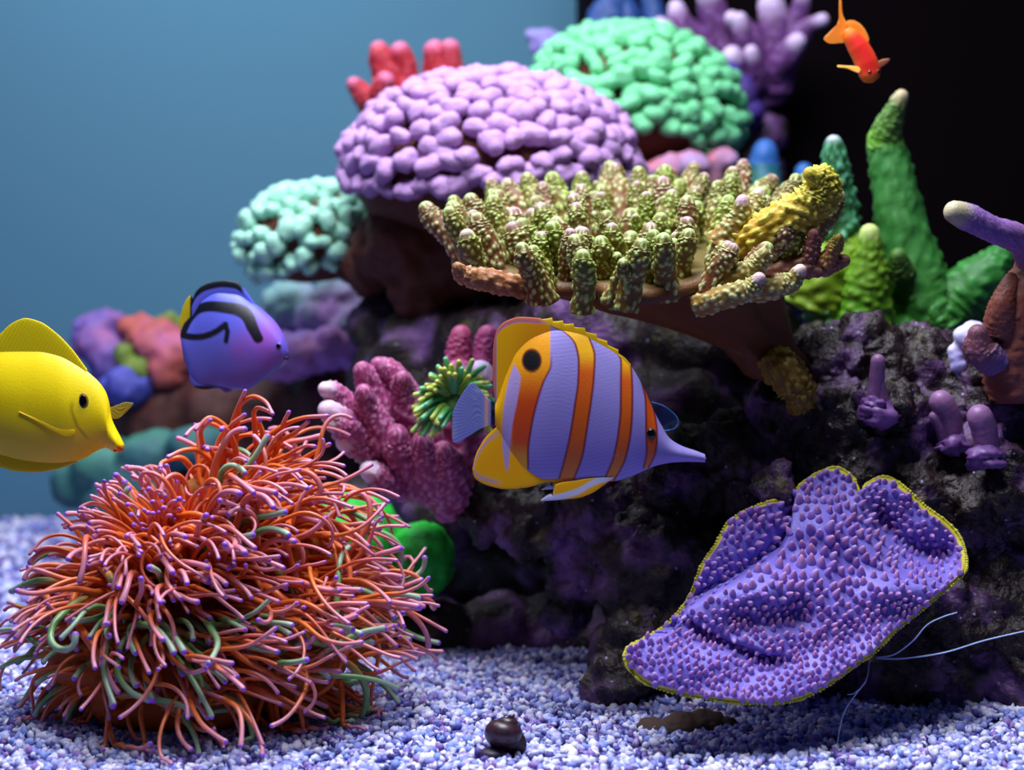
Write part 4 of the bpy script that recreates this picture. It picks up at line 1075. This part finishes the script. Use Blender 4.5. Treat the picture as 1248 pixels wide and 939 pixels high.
# green polyp flower
def build_polyp():
    root = thing('green_polyp', P(555, 505, 1.0), 'yellow green tentacled polyp at the tail of the striped fish', 'polyp'); org = np.array(root.location)
    V, F, *_ = tube_arrays(catmull([P(575, 520, 1.05), P(562, 505, 1.02), P(554, 495, 1.0)], 12)-org, np.array(np.linspace(14, 19, 12))/FPX, 18)
    obj('stem', mesh_np('stem', V, F, np.broadcast_to(lin((90, 130, 60)), V.shape)), m_soft, root)
    r6 = np.random.default_rng(4)
    for i in range(64):
        a = r6.uniform(0, 2*math.pi) if i > 40 else math.pi*(0.05+1.3*i/40); k = r6.uniform(.55, 1.0)
        L_ = r6.uniform(42, 64); dx, dz = math.cos(a)*k, math.sin(a)*k
        fw = -math.sqrt(max(0, 1.05-k*k))*0.024
        pts = [(555+dx*8, 492-dz*8, 1.0), (555+dx*L_*.6, 492-dz*L_*.6-3, 1.0+fw*.6), (555+dx*L_, 492-dz*L_+(6 if abs(dx) > .5 else -2), 1.0+fw)]
        V, F, T, *_ = tube_arrays(catmull([P(*p) for p in pts], 14)-org, np.array(np.linspace(4.6, 3.1, 14))/FPX, 8)
        b = [(70, 160, 84), (120, 170, 60), (90, 180, 120), (150, 176, 60)][i % 4]
        C = mixc(np.broadcast_to(lin(b), V.shape), lin((206, 214, 100) if i % 4 else (130, 220, 170)), sstep(.5, .95, T))
        obj('tentacle', mesh_np('tentacle', V, F, C), m_soft, root)
build_polyp()

# bright green rounded coral behind the anemone
def green_ball():
    c = P(505, 690, 1.13); root = thing('moss_coral', c, 'vivid green rounded coral half hidden behind the anemone', 'coral')
    v, f = ICO[4]; n = vnoise(v*2+4, 2)-.5; n2 = vnoise(v*7+1, 3)-.5
    m = mat('green_coral', (40, 190, 60), rough=.6, spec=.25, noise=(70, (10, 90, 26), .48, .75), bump=[(120, .7)])
    for nm, px, py, d, r in (('lobe', 516, 682, 1.11, 42), ('lobe', 440, 670, 1.12, 62), ('lobe', 470, 712, 1.13, 44), ('lobe', 405, 640, 1.13, 46)):
        V = v*(1+.25*n+.12*n2)[:, None]*(r*d/FPX)+np.array(P(px, py, d))-np.array(c)
        obj(nm, mesh_np(nm, V, f), m, root)
green_ball()

# red finger coral above the lavender dome
t = thing('red_finger_coral', P(490, 110, 1.440), 'stubby red finger coral peeking over the lavender dome', 'coral')
rd = ((130, 20, 30), (180, 46, 54), (200, 80, 100))
branches(t, [
    ([(470, 150, 1.450), (475, 110, 1.440), (465, 75, 1.430), (462, 62, 1.430)], [22, 18, 15, 12], {}),
    ([(490, 140, 1.450), (495, 90, 1.440), (488, 62, 1.430)], [20, 16, 11], {}),
    ([(470, 140, 1.440), (448, 122, 1.420), (432, 104, 1.410)], [20, 15, 10], {}),
    ([(480, 140, 1.430), (466, 112, 1.410), (470, 98, 1.400)], [18, 14, 10], {}),
    ([(540, 140, 1.460), (538, 90, 1.450), (530, 62, 1.440)], [26, 20, 13], {}),
    ([(545, 140, 1.460), (548, 90, 1.440), (548, 60, 1.430)], [22, 17, 12], {})],
    m_coral, cols=rd, bump=.14, cell=.5, sides=28, rings=30, tip=(206, 110, 150), lump=.22)

# dark violet branching coral hanging in at the top
t = thing('violet_branch_coral', P(900, 120, 1.560), 'dark violet branching coral with pale lilac tips at the water top', 'coral')
vt = ((90, 48, 96), (94, 52, 104), (130, 84, 152))
tip = (222, 196, 232)
branches(t, [
    ([(880, 120, 1.560), (850, 60, 1.540), (830, 30, 1.530), (824, 10, 1.530)], [28, 22, 16, 10], {}),
    ([(850, 70, 1.540), (820, 48, 1.520), (804, 34, 1.510)], [20, 16, 12], {}),
    ([(930, 120, 1.560), (920, 60, 1.530), (905, 35, 1.520), (892, 22, 1.510)], [28, 20, 14, 9], {}),
    ([(925, 70, 1.530), (908, 50, 1.510), (902, 24, 1.500)], [18, 13, 9], {}),
    ([(940, 110, 1.550), (945, 50, 1.530), (940, 5, 1.520)], [28, 22, 16], {}),
    ([(945, 80, 1.540), (970, 50, 1.520), (985, 32, 1.510), (1002, 24, 1.500)], [24, 15, 11, 8], {}),
    ([(940, 90, 1.530), (965, 60, 1.510), (972, 50, 1.500)], [20, 15, 10], {}),
    ([(910, 100, 1.530), (900, 78, 1.510), (892, 68, 1.500)], [22, 16, 11], {}),
    ([(925, 100, 1.530), (918, 76, 1.510), (916, 64, 1.500)], [20, 14, 10], {}),
    ([(955, 70, 1.530), (972, 20, 1.520), (980, -10, 1.510)], [18, 13, 9], {}),
    ([(880, 60, 1.550), (870, 20, 1.540), (862, -10, 1.530)], [30, 20, 14], {})],
    m_coral, cols=vt, bump=.08, cell=.5, sides=28, rings=32, tip=tip, tipfrac=.62, tipw=.36, lump=.2)

# violet and pink plates round the green dome's foot
def lump(name, label, blobs, c1, c2, cat='coral', sc=22, rel=((0.03, 0.016), (0.012, 0.008)), vox=.005):
    return rock(name, blobs, mat(name, c1, rough=.65, spec=.3, noise=(sc, c2, .42, .68), bump=[(60, .6)]), label, cat, voxel=vox, rel=rel)
lump('crust_coral', 'pale pink crust coral edging the foot of the mint green dome', [(810, 206, 1.375, 20), (845, 200, 1.38, 22, .7), (880, 194, 1.40, 22, .6), (778, 214, 1.37, 22, .7), (800, 232, 1.39, 26), (860, 220, 1.40, 24)], (200, 120, 140), (170, 150, 200))
lump('crust_coral', 'violet crust coral running down beside the mint green dome', [(884, 88, 1.50, 18), (908, 112, 1.50, 18), (916, 137, 1.50, 17), (902, 128, 1.51, 20)], (80, 56, 150), (50, 30, 90))
lump('crust_coral', 'small lilac knob behind the top of the mint green dome', [(652, 44, 1.580, 14, .7), (665, 56, 1.580, 20), (690, 80, 1.580, 40)], (140, 130, 190), (110, 100, 170))
t = thing('stump_coral', P(930, 290, 1.36), 'blurred blue and green coral stump behind the table coral', 'coral')
branches(t, [([(930, 300, 1.36), (930, 215, 1.4), (932, 185, 1.4)], [24, 20, 16], {}), ([(960, 300, 1.36), (980, 240, 1.4), (980, 210, 1.4)], [26, 20, 12], {})], m_coral, cols=((30, 120, 40), (34, 90, 110), (50, 110, 150)), bump=.08, sides=24, rings=24, tip=(60, 110, 190), tipfrac=.5)
t = thing('blue_finger_coral', P(760, 60, 1.58), 'blurred dark blue finger coral behind the mint green dome', 'coral')
branches(t, [([(735, 60, 1.58), (742, 20, 1.58), (748, 0, 1.58)], [26, 24, 18], {}), ([(765, 60, 1.58), (765, 25, 1.58), (762, 8, 1.58)], [24, 20, 14], {}), ([(800, 50, 1.58), (798, 20, 1.58), (790, -10, 1.58)], [18, 14, 10], dict(tip=(70, 110, 150)))], m_coral, cols=((34, 62, 120), (36, 66, 126), (50, 84, 146)), bump=.08, sides=24, rings=24)

# blurred reef on the far side, behind the tangs
lump('far_reef', 'blurred dark brown far rock below the red and violet crust', [(200, 500, 1.55, 60), (270, 500, 1.55, 70), (340, 510, 1.54, 60), (400, 500, 1.5, 50), (150, 500, 1.58, 40), (430, 450, 1.5, 30), (300, 560, 1.56, 70), (380, 570, 1.52, 60), (240, 595, 1.6, 46), (330, 640, 1.56, 80)], (88, 50, 44), (70, 42, 44), 'rock', rel=((.06, .03),))
lump('far_crust', 'blurred red orange crust on the far rock beside the blue tang', [(190, 418, 1.53, 36, .8), (225, 430, 1.52, 34, .8), (170, 400, 1.55, 26, .6), (205, 450, 1.51, 24)], (170, 84, 78), (170, 90, 130), rel=((.03, .022), (.012, .012)))
lump('far_crust', 'blurred violet crust on the far rock behind the yellow tang', [(118, 420, 1.56, 30), (140, 440, 1.55, 30), (110, 400, 1.56, 22, .7), (130, 400, 1.57, 24)], (104, 84, 160), (150, 90, 140), rel=((.03, .022), (.012, .012)))
lump('far_crust', 'blurred blue crust low on the far rock beside the yellow tang mouth', [(152, 474, 1.5, 26), (172, 470, 1.5, 18), (140, 468, 1.5, 18)], (76, 80, 170), (60, 62, 140), rel=((.03, .022), (.012, .012)))
lump('far_crust', 'blurred olive tuft on the far rock at the blue tang tail', [(205, 390, 1.56, 18, .6), (150, 435, 1.5, 14), (162, 450, 1.5, 16), (215, 398, 1.56, 18, .6), (185, 402, 1.56, 22, .6)], (110, 130, 50), (80, 100, 50), rel=((.03, .022), (.012, .012)))
lump('far_crust', 'blurred pale green and lilac crust under the small mint dome', [(355, 375, 1.5, 36), (400, 385, 1.48, 40), (435, 400, 1.46, 34), (340, 400, 1.5, 30), (430, 370, 1.48, 26)], (120, 160, 160), (170, 120, 190), sc=14, rel=((.03, .022), (.012, .012)))
lump('far_crust', 'blurred lilac crust beside the mouth of the blue tang', [(375, 430, 1.46, 34, .8), (350, 450, 1.46, 28, .7), (415, 425, 1.45, 36, .8), (345, 430, 1.46, 24)], (140, 110, 190), (180, 120, 170), sc=14, rel=((.03, .022), (.012, .012)))
lump('far_reef', 'blurred green mossy rock between yellow tang and anemone', [(130, 570, 1.50, 44, .8), (190, 555, 1.48, 44, .7), (240, 545, 1.46, 40, .7), (100, 590, 1.52, 36, .8), (170, 590, 1.48, 40), (150, 610, 1.50, 50)], (70, 130, 110), (50, 90, 100), 'rock', sc=14, rel=((.05, .02),))

# ------------------------------------------------------------------ small things
def build_snail():
    root = thing('snail', P(605, 922, .825), 'small dark brown spiral snail shell on the gravel', 'snail'); root.location.z = 0.002
    m = mat('snail_shell', (58, 34, 44), rough=.35, spec=.5, noise=(300, (28, 16, 24), .45, .7))
    # shell: a tube wound on a rising, shrinking spiral
    n = 120; t = np.linspace(0, 1, n); a = t*2*math.pi*3.2; r = 0.0088*(1-t)**1.25+0.0003; R = 0.62*r
    path = np.stack([R*np.cos(a), R*np.sin(a), 0.0165*(1-(1-t)**1.25)+0.0088], 1)
    V, F, *_ = tube_arrays(path, r, 20)
    Rt = np.array(Matrix.Rotation(math.radians(24), 3, 'Y') @ Matrix.Rotation(math.radians(-12), 3, 'X'))
    obj('shell', mesh_np('shell', V@Rt.T, F), m, root)
    v, f = ICO[3]
    V = v*np.array([.0075, .007, .003])+np.array([-.002, 0, .0015]); obj('foot', mesh_np('foot', V, f), mat('snail_foot', (60, 44, 66), rough=.5), root)
build_snail()

def antennae():
    root = thing('shrimp_antennae', P(1070, 800, .90), 'thin white shrimp antennae reaching out from under the plate coral', 'shrimp'); org = np.array(root.location)
    m = mat('antenna', (190, 215, 255), rough=.4, spec=.4)
    for pts in ([(1068, 802, .91), (1090, 798, .89), (1112, 782, .87), (1130, 762, .86), (1150, 752, .85), (1166, 747, .845)],
                [(1068, 803, .91), (1100, 803, .88), (1150, 796, .86), (1200, 781, .84), (1256, 768, .83)],
                [(1060, 803, .91), (1056, 828, .87), (1044, 845, .86), (1030, 866, .85), (1023, 890, .845), (1020, 914, .84)],
                [(1046, 842, .86), (1040, 846, .86), (1033, 847, .86)]):
        V, F, *_ = tube_arrays(catmull([P(*p) for p in pts], 40)-org, np.linspace(.00055, .0003, 40), 6)
        obj('antenna', mesh_np('antenna', V, F), m, root)
antennae()

# pale sponge patch and little stones on the shelf
dd = hit(reef_bvh, 1168, 440, .97)
lump('sponge_patch', 'white sponge patch at the foot of the violet branch coral', [(1166, 434, dd-.004, 10), (1170, 446, dd-.004, 11), (1163, 426, dd-.004, 8), (1174, 458, dd-.004, 9), (1176, 412, dd-.006, 15), (1186, 404, dd-.006, 14)], (206, 200, 240), (160, 150, 220), 'sponge', rel=((.01, .004),), vox=.0015)

# ------------------------------------------------------------------ every rock is shaped to the things that grow on it: it meets them, it does not run through them
def meshes_of(o):
    out = [o] if o.type == 'MESH' else []
    for c in o.children: out += meshes_of(c)
    return out
def seat(o, others, keep=0.003):
    bpy.context.view_layer.update()
    me = o.data; mw = np.array(o.matrix_world); n = len(me.vertices)
    co = np.empty(n*3); me.vertices.foreach_get('co', co); co = co.reshape(-1, 3)
    W = co@mw[:3, :3].T+mw[:3, 3]; inv = np.linalg.inv(mw[:3, :3]); up = Vector((.137, .291, .947)).normalized()
    for q in others:
        for b in meshes_of(q):
            if len(b.data.vertices) < 100: continue
            M = b.matrix_world; V = np.array([(M @ v.co)[:] for v in b.data.vertices]); lo, hi = V.min(0), V.max(0)
            idx = np.nonzero(((W > lo) & (W < hi)).all(1))[0]
            if not len(idx): continue
            bv = BVHTree.FromPolygons(V.tolist(), [p.vertices[:] for p in b.data.polygons])
            for i in idx:
                p = Vector(W[i]); c = 0; r = p.copy()
                for _ in range(40):
                    h = bv.ray_cast(r, up)[0]
                    if h is None: break
                    c += 1; r = h+up*1e-6
                if c % 2:
                    h, _, _, dist = bv.find_nearest(p)
                    if dist > keep: W[i] = h+(p-h)*(keep/dist)
    co = (W-mw[:3, 3])@inv.T
    me.vertices.foreach_set('co', co.ravel()); me.update()
by = lambda n: [o for o in bpy.data.objects if o.parent is None and o.name.split('.')[0] == n]
domes = by('dome_coral'); crusts = by('crust_coral'); fc = by('far_crust'); fr = by('far_reef')
for c in crusts: seat(c, domes+by('violet_branch_coral'))
seat(stem, domes)
seat(pillar, domes+crusts+[stem]+by('stump_coral')+by('antler_coral')+by('violet_branch_coral')+by('red_finger_coral'))
seat(reef, by('table_coral')+by('branch_coral')+by('plate_coral'))
seat(reef_low, [reef]+by('plate_coral')+by('pink_branch_coral'))
seat(ledge, by('moss_coral'))
for i, c in enumerate(fc): seat(c, fc[:i])
seat(fr[1], [fr[0]])
for c in fr: seat(c, fc)
